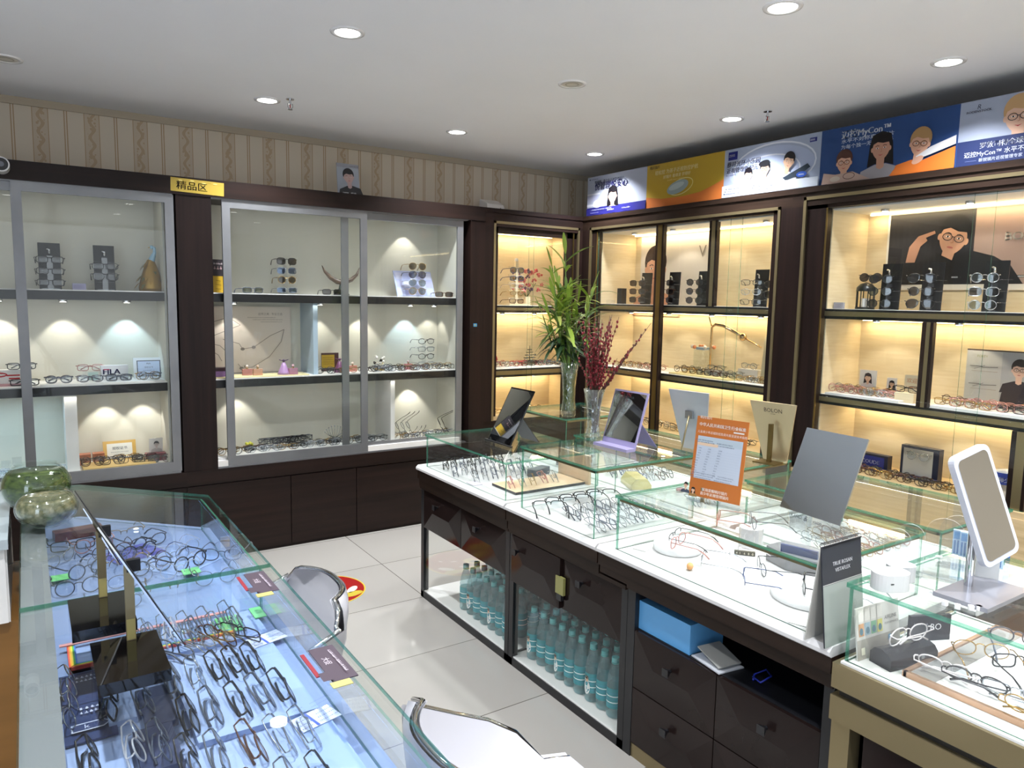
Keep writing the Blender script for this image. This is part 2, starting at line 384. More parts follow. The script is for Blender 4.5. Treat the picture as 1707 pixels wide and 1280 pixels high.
DL = 16.0
for (x, y, on, lb) in [(1.135, 2.95, True, 'lit round ceiling downlight, largest one left of the ceiling middle'),
                       (1.155, 4.20, True, 'lit round ceiling downlight beside the sprinkler above the gold sign'),
                       (2.35, 4.22, True, 'lit round ceiling downlight right of the wall portrait, near the striped wallpaper'),
                       (3.48, 4.21, True, 'lit round ceiling downlight closest to the room corner'),
                       (3.44, 2.94, True, 'lit round ceiling downlight beside the sprinkler above the blue and white banner'),
                       (3.38, 1.72, True, 'lit round ceiling downlight above the dark blue banner at right'),
                       (2.31, 1.77, True, 'lit round ceiling downlight cut by the top edge of the picture')]:
    downlight(x, y, on, lb)
for (x, y, lb) in [(2.29, 2.96, 'unlit cream ceiling downlight in the middle of the ceiling'),
                   (-0.02, 4.22, 'unlit cream ceiling downlight at the far left above the wallpaper')]:
    downlight(x, y, False, lb, 'unlit ceiling downlights')
for i, (x, y) in enumerate([(0.0, 1.75), (1.1, 0.45), (2.3, 0.45), (-0.1, -0.8), (1.1, -0.8), (2.3, -0.8), (1.1, -2.2), (2.9, -2.0), (-1.4, 1.0), (-1.4, 3.0), (3.2, 0.2)]):
    downlight(x, y, True, 'lit round ceiling downlight behind the camera', 'ceiling downlights behind the camera')
def sprinkler(x, y, lb):
    t = thing('fire_sprinkler', lb, 'sprinkler', (x, y, CEIL))
    a = MB(); a.cyl(0, 0, -0.004, 0, 0.022, CHROME, 16); part('escutcheon', a, t)
    a = MB(); a.cyl(0, 0, -0.03, -0.004, 0.007, CHROME, 8); a.tube([(-0.012, 0, -0.025), (-0.014, 0, -0.04), (-0.004, 0, -0.055)], 0.002, SILVER, 6)
    a.tube([(0.012, 0, -0.025), (0.014, 0, -0.04), (0.004, 0, -0.055)], 0.002, SILVER, 6); a.cyl(0, 0, -0.057, -0.055, 0.013, SILVER, 12); a.cyl(0, 0, -0.05, -0.03, 0.003, ink('a02018'), 8); part('head', a, t)
sprinkler(1.25, 4.1, 'small metal fire sprinkler on the ceiling above the back left cabinets')
sprinkler(3.76 - 0.3, 2.93 + 0.0 - 0.22, 'small metal fire sprinkler on the ceiling above the banners')

# ------------------------------------------------------------------ wall cabinets
def strip_light(T, x0, y0, z0, x1, y1, z1, lcol, power, mt, rot, name='light_strip'):
    if mt is not None: part(name, MB().box(x0, y0, z0, x1, y1, z1, mt), T, True)
    sx, sy = abs(x1 - x0), abs(y1 - y0)
    area('strip_beam', ((x0 + x1) / 2, (y0 + y1) / 2, z0 - 0.004), sx, sy, power, lcol, rot, parent=T)
def puck(T, x, y, z, aim, col, power, angle=75):
    m_ = MB(); m_.cyl(x, y, z - 0.012, z, 0.022, SILVER, 16); m_.cyl(x, y, z - 0.014, z - 0.012, 0.015, mat('puck_glow', (1, 0.97, 0.9), 0.5, emit=6), 12)
    part('spotlight', m_, T, True)
    spot('spotlight_beam', (x, y, z - 0.018), power, col, angle, aim, parent=T)

ZF, ZT, ZTOP = 0.60, 2.16, 2.258
S1 = (1.557, 1.612); S2 = (1.038, 1.092)
YF, YI = 4.58, 4.95
CW = (1, 0.95, 0.86); BL = (0.62, 0.84, 1.0)
def back_bay(name, label, X0, X1, xi0, xi1, postL, grooves, doors, spots, divs=()):
    T = thing(name, label, 'cabinet', ((X0 + X1) / 2, YF, 0))
    a = MB(); a.box(X0, YF + 0.004, 0, X1, YW - 0.01, 0.555, WOODX)
    xs = [X0] + list(grooves) + [X1]
    for p, q in zip(xs[:-1], xs[1:]): a.box(p + 0.003, YF - 0.006, 0.02, q - 0.003, YF + 0.004, 0.462, WOODX)
    a.box(X0, YF - 0.01, 0.47, X1, YF + 0.004, 0.555, WOODX); part('base', a, T, True)
    part('cornice', MB().box(X0, YF - 0.012, ZT, X1, YW - 0.01, ZTOP, WOODX), T, True)
    part('back_panel', MB().box(xi0, YI, 0.555, xi1, YI + 0.02, ZT, BACKP), T, True)
    for (p, q) in postL: part('side_post', MB().box(p, YF - 0.004, 0.555, q, YI + 0.02, ZT, WOODZ), T, True)
    part('inner_side', MB().box(xi1, YF + 0.06, 0.555, xi1 + 0.012, YI, ZT, BACKP), T, True)
    part('inner_side', MB().box(xi0 - 0.012, YF + 0.06, 0.555, xi0, YI, ZT, BACKP), T, True)
    part('floor_board', MB().box(xi0, YF + 0.004, 0.555, xi1, YI, ZF, WHITE), T, True)
    for z0, z1 in (S1, S2):
        a = MB(); a.box(xi0, YF + 0.055, z0, xi1, YI, z1 - 0.006, BLACKP); a.box(xi0, YF + 0.058, z1 - 0.006, xi1, YI, z1, WHITE); part('shelf', a, T, True)
    a = MB(); a.box(X0 if not postL else postL[0][1], YF + 0.0, ZT - 0.006, xi1 + 0.05, YF + 0.05, ZT, STEEL); part('door_track', a, T, True)
    part('door_track', MB().box(xi0, YF, 0.5552, xi1 + 0.05, YF + 0.05, 0.5655, STEEL), T, True)
    for i, (p, q, yo) in enumerate(doors):
        y0 = YF + 0.003 + yo; y1 = y0 + 0.018; st = 0.046
        D = MB(); D.box(p + st, y0, 0.566, q - st, y1, 0.566 + st + 0.01, STEEL); D.box(p + st, y0, ZT - st - 0.006, q - st, y1, ZT - 0.006, STEEL)
        D.box(p, y0, 0.566, p + st, y1, ZT - 0.006, STEEL); D.box(q - st, y0, 0.566, q, y1, ZT - 0.006, STEEL)
        d = part('sliding_door', D, T, True)
        g = MB(); g.box(p + st, y0 + 0.007, 0.566 + st, q - st, y0 + 0.011, ZT - st, GLASS); o = link('glass_pane', g.mesh('glass_pane', T.location)); o.parent = d
    for (x, lv, col, pw) in spots:
        z = {2: ZT, 1: S1[0], 0: S2[0]}[lv]; puck(T, x, YI - 0.10, z - 0.001, (x, YI - 0.02, z - 0.5), col, pw * 0.52)
    # added fill beams without tubes, behind the front rail of each level
    for z in (ZT, S1[0], S2[0]):
        strip_light(T, xi0 + 0.05, YF + 0.075, z - 0.012, xi1 - 0.05, YF + 0.09, z - 0.001, (1, 0.97, 0.88), BAYP * (xi1 - xi0), None, (R(18), 0, 0))
    for (x0, x1, z0, z1, mt) in divs: part('divider', MB().box(x0, YF + 0.1, z0, x1, YI, z1, mt), T, True)
    return T
BAYP = 0.3
PBL = mat('pale_blue_board', hexc('a9bccb'), 0.5)
LC1 = back_bay('display_cabinet', 'dark wood wall cabinet with steel sliding doors, left one with the gold characters sign', -0.90, 0.75, -0.85, 0.672, [(-0.90, -0.85), (0.737, 0.75)], (-0.35, 0.2), [(-0.034, 0.727, 0), (-0.80, 0.01, 0.022)],
         [(0.18, 1, CW, 8), (0.50, 1, BL, 10), (-0.12, 1, CW, 8), (0.37, 0, CW, 8), (0.57, 0, CW, 7)], [(0.155, 0.215, ZF, S2[0], WHITE)])
LC2 = back_bay('display_cabinet', 'wide dark wood wall cabinet with steel sliding doors, in the middle of the back wall', 0.75, 2.784, 0.927, 2.60, [(0.75, 0.927), (2.669, 2.784)], (1.362, 1.803), [(0.987, 1.89, 0), (1.723, 2.625, 0.022)],
         [(2.32, 2, CW, 7), (1.10, 1, CW, 6), (1.66, 1, CW, 6), (1.98, 1, CW, 8), (2.33, 1, BL, 10), (1.12, 0, CW, 7), (2.36, 0, CW, 11), (2.52, 1, CW, 5)],
         [(1.555, 1.585, S2[1], S1[0], PBL), (2.10, 2.13, ZF, S2[0], WHITE)])
area('cool_glow', (-0.3, 4.7, 1.0), 0.8, 0.1, 1.5, (0.5, 0.8, 1.0), parent=LC1)

# corner cabinet on the back wall
T = thing('display_cabinet', 'narrow dark wood wall cabinet with brass-lined frame in the room corner', 'cabinet', (3.2, YF, 0))
x0, x1 = 2.784, 3.69; zb, zt = 0.70, 2.13
a = MB(); a.box(x0, YF, 0, x1, YW - 0.01, zb, WOODX); part('base', a, T, True)
a = MB(); a.box(x0, YF - 0.012, ZTOP - 0.03, x1 - 0.001, YW - 0.01, ZTOP, WOODX); a.box(x0, YF - 0.004, zt, x1 - 0.001, YW - 0.01, ZTOP - 0.03, WOODX)
a.box(x0, YF - 0.004, zb, 2.862, YF + 0.06, zt, WOODZ); a.box(3.655, YF - 0.004, zb, x1, YF + 0.06, zt, WOODZ); part('frame', a, T, True)
a = MB(); a.box(2.862, YF - 0.008, zb, 2.880, YF + 0.01, zt + 0.04, BRASS); a.box(2.862, YF - 0.008, zt + 0.022, 3.655, YF + 0.01, zt + 0.04, BRASS); a.box(3.64, YF - 0.008, zb, 3.655, YF + 0.01, zt + 0.04, BRASS)
a.box(3.60, YF + 0.0, zb, 3.606, YF + 0.012, zt, BRASSD); part('brass_trim', a, T, True)
a = MB(); a.box(2.880, YF + 0.012, zb, 2.91, YF + 0.05, zt, WOODZ); a.box(3.545, YF + 0.012, zb, 3.64, YF + 0.05, zt, WOODZ); a.box(2.88, YF + 0.012, zt - 0.045, 3.64, YF + 0.05, zt + 0.02, WOODX); part('inner_frame', a, T, True)
part('back_panel', MB().box(2.86, YI, zb, 3.67, YI + 0.02, zt, CREAM), T, True)
part('inner_side', MB().box(2.86, YF + 0.06, zb, 2.875, YI, zt, CREAM), T, True)
part('inner_side', MB().box(3.67, YF + 0.06, zb, 3.685, YI, zt, CREAM), T, True)
part('top_panel', MB().box(2.86, YF + 0.06, zt - 0.01, 3.67, YI, zt, WHITE), T, True)
for z0, z1 in ((1.505, 1.558), (1.018, 1.08)):
    a = MB(); a.box(2.88, YF + 0.045, z0, 3.66, YI, z1, BLACKP); a.box(2.88, YF + 0.04, z0 + 0.018, 3.66, YF + 0.046, z1 - 0.014, BRASS); a.box(2.88, YF + 0.05, z1, 3.66, YI, z1 + 0.002, WHITE); part('shelf', a, T, True)
part('floor_board', MB().box(2.88, YF + 0.01, zb, 3.66, YI, zb + 0.03, CREAMD), T, True)
for (p, q, yo) in ((2.91, 3.24, 0.022), (3.2, 3.545, 0.03)):
    part('glass_door', MB().box(p, YF + yo, zb + 0.03, q, YF + yo + 0.005, zt - 0.045, GLASS, edge=GEDGE), T, True)
for z in (zt - 0.012, 1.505, 1.018): strip_light(T, 2.92, YI - 0.06, z - 0.01, 3.62, YI - 0.045, z, (1, 0.74, 0.4), 1.4, LEDW, (0, 0, 0))
for x in (3.05, 3.35):
    for z in (zt - 0.012, 1.505, 1.018): puck(T, x, 4.74, z, (x, 4.86, z - 0.5), (1, 0.86, 0.62), 2.2)

# right wall cabinets
XF, XI = 3.69, 4.10
RS1 = (1.53, 1.584); RS2 = (1.052, 1.105); RB = 0.69; RT = 2.135
def right_bay(label, ya, yb, gold, gz, doors, mull, T0):
    """opening from ya (far) down to yb (near)"""
    T = thing('display_cabinet', label, 'cabinet', (XF, (ya + yb) / 2, 0))
    y1, y0 = T0
    a = MB(); a.box(XF, y0, 0, XW - 0.01, y1, RB - 0.03, CREAMD); part('base', a, T, True)
    a = MB(); a.box(XF - 0.012, y0, ZTOP - 0.03, XW - 0.01, y1, ZTOP, WOODY); a.box(XF - 0.004, y0, RT + 0.02, XW - 0.01, y1, ZTOP - 0.03, WOODY)
    a.box(XF - 0.004, gold[0], 0.0, XF + 0.07, y1, RT + 0.02, WOODZ); a.box(XF - 0.004, y0, 0.0, XF + 0.07, gold[1], RT + 0.02, WOODZ); part('frame', a, T, True)
    a = MB(); w_ = 0.018
    a.box(XF - 0.009, gold[0] - w_, RB - 0.1, XF + 0.01, gold[0], gz, BRASS); a.box(XF - 0.009, gold[1], RB - 0.1, XF + 0.01, gold[1] + w_, gz, BRASS)
    a.box(XF - 0.009, gold[1], gz - w_, XF + 0.01, gold[0], gz, BRASS); part('brass_trim', a, T, True)
    a = MB(); a.box(XF + 0.004, ya, RB, XF + 0.05, gold[0] - w_, RT + 0.02, WOODZ); a.box(XF + 0.004, gold[1] + w_, RB, XF + 0.05, yb, RT + 0.02, WOODZ)
    a.box(XF + 0.004, gold[1] + w_, RT, XF + 0.05, gold[0] - w_, gz - w_, WOODY)
    a.box(XF + 0.0, ya - 0.004, RB, XF + 0.006, ya + 0.004, RT, BRASSD); part('inner_frame', a, T, True)
    part('back_panel', MB().box(XI, yb - 0.02, RB - 0.03, XI + 0.02, ya + 0.02, RT, CREAM), T, True)
    part('inner_side', MB().box(XF + 0.06, ya, RB - 0.03, XI, ya + 0.015, RT, CREAM), T, True)
    part('inner_side', MB().box(XF + 0.06, yb - 0.015, RB - 0.03, XI, yb, RT, CREAM), T, True)
    part('top_panel', MB().box(XF + 0.06, yb, RT - 0.008, XI, ya, RT, WHITE), T, True)
    for z0, z1 in (RS1, RS2):
        a = MB(); a.box(XF + 0.045, yb, z0, XI, ya, z1, BLACKP); a.box(XF + 0.04, yb, z0 + 0.016, XF + 0.046, ya, z1 - 0.012, BRASS); a.box(XF + 0.055, yb, z1, XI, ya, z1 + 0.002, WHITE); part('shelf', a, T, True)
    a = MB(); a.box(XF + 0.004, yb, RB - 0.03, XI, ya, RB, CREAMD); part('floor_board', a, T, True)
    for (p, q, xo) in doors: part('glass_door', MB().box(XF + xo, p, RB + 0.002, XF + xo + 0.005, q, RT, GLASS, edge=GEDGE), T, True)
    for (p, q, z0, z1, xo) in mull:
        a = MB(); a.box(XF + xo, p, z0, XF + xo + 0.03, q, z1, WOODZ); a.box(XF + xo - 0.002, p + 0.014, z0, XF + xo, q - 0.022, z1, BRASSD if xo < 0.03 else BRASS); part('mullion', a, T, True)
    for z in (RT - 0.01, RS1[0], RS2[0]):
        strip_light(T, XI - 0.055, yb + 0.04, z - 0.01, XI - 0.04, ya - 0.04, z - 0.0005, (1, 0.76, 0.42), 1.4 * (ya - yb), LEDW, (0, 0, 0))
        k = int((ya - yb) / 0.36)
        for i in range(k):
            y = yb + (i + 0.5) * (ya - yb) / k; puck(T, XF + 0.2, y, z, (XF + 0.30, y, z - 0.5), (1, 0.88, 0.68), 2.7, 100)
    return T
RC1 = right_bay('dark wood wall cabinet with brass-lined frame beside the room corner, on the right wall', 4.405, 2.81, (4.485, 2.755), 2.168, [(3.72, 4.40, 0.012), (3.05, 3.78, 0.024), (2.81, 3.15, 0.034)],
                [(3.70, 3.775, RB, RT, 0.004), (3.27, 3.335, RS1[1], RT, 0.05)], (4.58, 2.68))
RC2 = right_bay('dark wood wall cabinet with brass-lined frame at the far right, holding the large portrait poster', 2.462, 0.75, (2.605, 0.66), 2.205, [(1.62, 2.47, 0.012), (0.75, 1.72, 0.024)],
                [(1.86, 1.915, RS2[1], RS1[0], 0.03), (1.40, 1.475, RB, RS2[0], 0.03)], (2.68, 0.55))
# ------------------------------------------------------------------ eyeglasses
FCOL = {'black': mat('frame_black', hexc('1c1c20'), 0.25), 'gold': mat('frame_gold', hexc('b8955a'), 0.22, 0.9), 'silver': mat('frame_silver', hexc('a9adb3'), 0.2, 0.9),
        'grey': mat('frame_grey', hexc('4c5260'), 0.3), 'brown': mat('frame_tortoise', hexc('4a2c1c'), 0.25), 'rose': mat('frame_rose', hexc('c98f86'), 0.25, 0.5),
        'red': mat('frame_red', hexc('a01c2c'), 0.3), 'blue': mat('frame_blue', hexc('2a3d6e'), 0.3), 'clear': thin('frame_clear', (0.9, 0.92, 0.95), 0.15, 0.8, 0.05, body=(0.8, 0.8, 0.85), bodymix=0.3),
        'white': mat('frame_white', hexc('e0d8d8'), 0.3)}
LM = {'clear': LENS, 'dark': SUNL, 'blue': SUNB, 'green': SUNG}
SHAPE = {'rectangular': (0.027, 0.0165, 4.0), 'round': (0.0235, 0.0225, 2.0), 'square': (0.026, 0.021, 3.2), 'oval': (0.026, 0.019, 2.2), 'aviator': (0.028, 0.024, 2.4)}
def lens_pts(shape, cx, n=22):
    a, b_, e = SHAPE[shape]; P = []
    for i in range(n):
        t = 2 * math.pi * i / n; c_, s_ = math.cos(t), math.sin(t)
        x = a * abs(c_) ** (2 / e) * (1 if c_ >= 0 else -1); z = b_ * abs(s_) ** (2 / e) * (1 if s_ >= 0 else -1)
        if shape == 'aviator' and z < 0: x *= 1 - 0.25 * (-z / b_); 
        if shape == 'aviator': x += (0.004 if cx > 0 else -0.004) * (-z / b_) * 0.6
        P.append((cx + x, z))
    return P, a, b_
GPROTO = {}
def glasses_meshes(shape, col, lens, folded, thick, half):
    key = (shape, col, lens, folded, thick, half)
    if key in GPROTO: return GPROTO[key]
    fm = FCOL[col]; thick *= 1.45; cxx = SHAPE[shape][0] + 0.0095; out = {}
    F = MB(); b_ = SHAPE[shape][1]; a = SHAPE[shape][0]; zc = b_ + thick
    for s_ in (-1, 1):
        P, _, _ = lens_pts(shape, s_ * cxx); ring = [(x, 0.0018 * 0 + 0.004 * (abs(x) / 0.065) ** 2, z + zc) for x, z in P]
        if half:
            k = [p for p in ring if p[2] >= zc - 0.001]; k.sort(key=lambda p: p[0]); F.tube(k, thick, fm, 5)
        else: F.tube(ring, thick, fm, 5, closed=True)
        xe = s_ * (cxx + a)
        F.tube([(xe, 0.004, zc + b_ * 0.55), (xe + s_ * 0.006, 0.007, zc + b_ * 0.6), (xe + s_ * 0.007, 0.012, zc + b_ * 0.6)], max(thick, 0.0014), fm, 5)
    zb = zc + b_ * 0.4
    F.tube([(-0.0115, 0.0, zb), (-0.006, -0.002, zb + 0.004), (0, -0.0025, zb + 0.005), (0.006, -0.002, zb + 0.004), (0.0115, 0.0, zb)], max(thick * 0.9, 0.0012), fm, 5)
    if thick < 0.0015:
        for s_ in (-1, 1): F.ball((s_ * 0.008, 0.006, zc - 0.002), 0.0035, ACRYL, 6, (0.5, 0.6, 1.2))
    out['frame_front'] = F.mesh('frame_front')
    for s_, nm in ((-1, 'l'), (1, 'r')):
        P, _, _ = lens_pts(shape, s_ * cxx); L_ = MB(); n = len(P)
        fr_ = [(x * 1.0, 0.004 * (abs(x) / 0.065) ** 2 - 0.0006, z + zc) for x, z in P]
        cen = (s_ * cxx, -0.0012, zc)
        L_.add(fr_ + [cen], [(i, (i + 1) % n, n) for i in range(n)], LM[lens], True); out['lens_' + nm] = L_.mesh('lens')
        xe = s_ * (cxx + a + 0.007); zt_ = zc + b_ * 0.6; tr_ = max(thick * 0.95, 0.0012); T_ = MB()
        if not folded:
            T_.tube([(xe, 0.012, zt_), (xe + s_ * 0.002, 0.06, zt_ - 0.001), (xe - s_ * 0.001, 0.1, zt_ - 0.003), (xe - s_ * 0.004, 0.125, zt_ * 0.55), (xe - s_ * 0.006, 0.142, 0.0025)], [tr_, tr_, tr_, tr_ * 1.4, tr_ * 1.5], fm, 5)
        else:
            dy = 0.014 + (0.006 if s_ > 0 else 0)
            T_.tube([(xe, 0.012, zt_), (xe - s_ * 0.004, dy + 0.004, zt_), (xe - s_ * 0.05, dy + 0.006, zt_ - 0.004), (xe - s_ * 0.09, dy + 0.004, zt_ - 0.007), (xe - s_ * 0.118, dy + 0.004, zt_ - 0.022)], [tr_, tr_, tr_, tr_ * 1.3, tr_ * 1.5], fm, 5)
        out['temple_' + nm] = T_.mesh('temple')
    GPROTO[key] = out; return out
NG = [0]
def glasses(label, loc, rz=0, shape='rectangular', col='black', lens='clear', folded=False, thick=0.0013, half=False, group=None, rot=None, scale=1.0, kind=None):
    ms = glasses_meshes(shape, col, lens, folded, thick, half)
    sun = lens != 'clear'
    T_ = thing('sunglasses' if sun else 'eyeglasses', label, 'sunglasses' if sun else 'eyeglasses', loc, rz, group, rot)
    if scale != 1: T_.scale = (scale,) * 3
    for k in ('frame_front', 'lens_l', 'lens_r', 'temple_l', 'temple_r'):
        link(k.split('_')[0] if k[0] != 'f' else k, ms[k], T_)
    NG[0] += 1; return T_
SP = {}
def glasses_small(label, loc, rz=0, shape='rectangular', col='black', lens='clear', folded=False, thick=0.0015, half=False, group=None, rot=None):
    key = (shape, col, lens, folded, thick, half)
    if key not in SP:
        ms = glasses_meshes(*key); bm = bmesh.new(); mats_ = []
        me = bpy.data.meshes.new('eyeglasses')
        for k, m_ in ms.items():
            mt = m_.materials[0]
            n0 = len(bm.faces); bm.from_mesh(m_); bm.faces.ensure_lookup_table()
            if mt not in mats_: mats_.append(mt)
            for f in bm.faces[n0:]: f.material_index = mats_.index(mt)
        bm.to_mesh(me); bm.free()
        for mt in mats_: me.materials.append(mt)
        SP[key] = me
    sun = lens != 'clear'
    o = bpy.data.objects.new('sunglasses' if sun else 'eyeglasses', SP[key]); C.objects.link(o); o.location = loc; o.rotation_euler = rot if rot else (0, 0, R(rz)); NG[0] += 1
    return tag(o, label, 'sunglasses' if sun else 'eyeglasses', group)
def pick(seq, r_): return seq[r_.randrange(len(seq))]
SHN = ['rectangular', 'round', 'square', 'oval']

# ------------------------------------------------------------------ the counters
def panes(T, x0, x1, y0, y1, zb, zt, glass=CASEG, brass=True, top=True, t=0.006, tt=0.01, led=True, col=(1, 0.98, 0.95), power=0.27, ledx='both'):
    """glass showcase on a base"""
    if top: part('glass_top', MB().box(x0 - 0.006, y0 - 0.006, zt - tt, x1 + 0.006, y1 + 0.006, zt, glass, edge=GEDGE), T, True)
    for (a0, b0, a1, b1) in ((x0, y0, x0 + t, y1), (x1 - t, y0, x1, y1), (x0 + t, y0, x1 - t, y0 + t), (x0 + t, y1 - t, x1 - t, y1)):
        part('glass_side', MB().box(a0, b0, zb, a1, b1, zt - tt - 0.0005, glass, edge=GEDGE), T, True)
    if brass:
        a = MB(); zz = zt - tt - 0.001; h_ = 0.011
        a.box(x0 + t, y0 + t, zz - h_, x0 + t + 0.012, y1 - t, zz, BRASS); a.box(x1 - t - 0.012, y0 + t, zz - h_, x1 - t, y1 - t, zz, BRASS)
        a.box(x0 + t, y0 + t, zz - h_, x1 - t, y0 + t + 0.012, zz, BRASS)
        part('brass_rail', a, T, True)
    if led:
        for xx, r_ in ((x0 + t + 0.006, R(-25)), (x1 - t - 0.006, R(25))):
            zz = zt - tt - 0.0125
            if not brass: zz += 0.011
            a = MB(); a.box(xx - 0.003, y0 + 0.02, zz - 0.0008, xx + 0.003, y1 - 0.02, zz + 0.0004, LED); (part('led_strip', a, T, True) if brass and xx > (x0 + x1) / 2 else None)
            area('led_beam', (xx, (y0 + y1) / 2, zz - 0.006), 0.008, y1 - y0 - 0.04, power * (y1 - y0), col, (0, r_, 0), parent=T, spread=170)
PLW = mat('white_stone_board', hexc('d4d2d1'), 0.2)
def plinth(T, x0, x1, y0, y1, z0, z1, mt=PLW):
    a = MB(); pts = [(x0, z0 + 0.006), (x0 + 0.008, z0), (x1 - 0.008, z0), (x1, z0 + 0.006), (x1, z1 - 0.012), (x1 - 0.012, z1), (x0 + 0.012, z1), (x0, z1 - 0.012)]
    a.xz(pts, y0, y1, mt); part('base_board', a, T, True)
def knob(T, x, y, z, d):
    k = MB(); M_ = Matrix.Translation((x, y, z)) @ Matrix.Rotation(R(-90), 4, 'Y') @ Matrix.Rotation(R(45), 4, 'Z')
    k.cyl(0, 0, 0, 0.008, 0.006, BLACKM, 10, M=M_); k.cyl(0, 0, 0.008, 0.026, 0.008, BLACKM, 4, r2=0.019, M=M_, smooth=False)
    off = T.location
    o = link('knob', k.mesh('knob', off), None); o.parent = d; return o
X0, X1 = 1.70, 2.26
GAP = 0.004
def drawer(T, x, ya, yb, za, zb_, ky, kz, pull=0.0):
    # faceted brown lacquer front: crossing bevels
    D = MB(); cy_, cz = (ya + yb) / 2, (za + zb_) / 2; x_ = x - pull
    vv = [(x_, ya, za), (x_, yb, za), (x_, yb, zb_), (x_, ya, zb_), (x_ - 0.008, ya + (yb - ya) * 0.28, cz), (x_ - 0.008, ya + (yb - ya) * 0.72, cz)]
    D.add(vv, [(0, 1, 5, 4), (1, 2, 5), (2, 3, 4, 5), (3, 0, 4)], LAC); D.box(x_, ya, za, x_ + 0.018, yb, zb_, LAC)
    if pull: D.box(x_ + 0.018, min(ya, yb) + 0.02, za + 0.01, x_ + 0.3, min(ya, yb) + 0.03, zb_ - 0.02, BLACKM); D.box(x_ + 0.018, max(ya, yb) - 0.03, za + 0.01, x_ + 0.3, max(ya, yb) - 0.02, zb_ - 0.02, BLACKM)
    d = part('drawer', D, T, True); knob(T, x_ - 0.006, ky, kz, d); return d
# --- unit A and B: open black frames with drawers above
def open_unit(label, ya, yb, case, zt, knobs, pull=None, brass=True, ybw=None):
    ybw = yb if ybw is None else ybw
    T = thing('glass_display_counter', label, 'display counter', ((X0 + X1) / 2, (ya + yb) / 2, 0))
    plinth(T, 1.68, 2.275, ybw + 0.004, ya - 0.004, 0.70, 0.728)
    a = MB(); a.box(1.69, ybw + 0.002, 0.655, 2.27, ya - 0.002, 0.70, WOODY); a.box(1.70, ybw + 0.002, 0.615, 2.26, ya - 0.002, 0.655, WOODY); a.box(1.705, yb + 0.002, 0.60, 2.26, ya - 0.002, 0.615, WOODY); part('apron', a, T, True)
    zd = 0.392
    ym = (ya + yb) / 2
    for i, (p, q) in enumerate(((ym + 0.002, ya - 0.03), (yb + 0.03, ym - 0.002))): drawer(T, 1.715, p, q, zd, 0.597, knobs[i], 0.542, pull if (pull and i == 0) else 0.0)
    a = MB(); a.box(1.735, yb + 0.03, zd, 2.25, ya - 0.03, zd + 0.012, BLACKM); a.box(1.735, yb + 0.02, zd, 1.75, ya - 0.02, 0.60, BLACKM); part('drawer_box', a, T, True)
    f = MB(); s_ = 0.03
    for x in (1.715, 2.245 - s_):
        for y in (ya - s_, yb): f.box(x, y, 0, x + s_, y + s_, 0.60, BLACKM)
        f.box(x, yb, 0.0, x + s_, ya, 0.035, BLACKM)
    for y in (ya - s_, yb): f.box(1.715, y, 0.0, 2.245, y + s_, 0.035, BLACKM)
    part('metal_frame', f, T, True)
    part('bottom_shelf', MB().box(1.72, yb + 0.01, 0.02, 2.24, ya - 0.01, 0.04, WHITE), T, True)
    part('front_glass', MB().box(1.722, yb + s_, 0.036, 1.726, ya - s_, zd, GLASS), T, True)
    panes(T, 1.71, 2.24, case[1], case[0], 0.728, zt, brass=brass)
    return T
CU1 = open_unit('low glass showcase counter at the far end of the middle island, black mirror on top', 3.43, 2.572, (3.363, 2.608), 0.90, (3.233, 2.827), brass=False)
CU2 = open_unit('tallest front glass showcase counter of the island, berry vase and purple mirror on top', 2.568, 1.82 + 0.0, (2.485, 2.01), 0.995, (2.478, 2.062), pull=0.012, ybw=1.96)
lk = MB(); lk.box(1.697, 2.165, 0.455, 1.709, 2.215, 0.525, ink('8c8a52', 0.3)); lk.box(1.695, 2.175, 0.43, 1.709, 2.205, 0.455, BLACKM); part('lock_plate', lk, CU2, True)
# --- unit C: drawers and niche
ya, yb = 1.80, 1.03
CU3 = thing('glass_display_counter', 'long low glass showcase counter nearest the camera in the island, drawers below', 'display counter', (1.98, 1.41, 0))
T = CU3; plinth(T, 1.68, 2.275, yb + 0.0, 1.955, 0.70, 0.728)
a = MB(); a.box(1.69, yb, 0.655, 2.27, 1.955, 0.70, WOODY); a.box(1.70, yb, 0.625, 2.26, 1.955, 0.655, WOODY); a.box(1.705, yb, 0.61, 2.26, 1.816, 0.625, WOODY); part('apron', a, T, True)
a = MB(); a.box(1.715, ya - 0.02, 0, 2.25, ya + 0.018, 0.61, BLACKM); a.box(1.715, yb, 0, 2.25, yb + 0.03, 0.61, BLACKM); a.box(1.73, yb, 0.04, 2.25, ya, 0.47, BLACKM); a.box(2.2, yb, 0.47, 2.25, ya, 0.61, BLACKM); part('carcass', a, T, True)
ymid = 1.415
for (p, q, ky) in ((ymid + 0.002, ya - 0.022, 1.60), (yb + 0.032, ymid - 0.002, 1.225)):
    for (z0_, z1_) in ((0.262, 0.468), (0.055, 0.258)): drawer(T, 1.716, p, q, z0_, z1_, ky, (z0_ + z1_) / 2 + 0.035)
part('kick_plate', MB().box(1.72, yb, 0, 1.735, ya - 0.02, 0.05, BRASS), T, True)
panes(T, 1.71, 2.24, 1.10, 1.885, 0.728, 0.925)
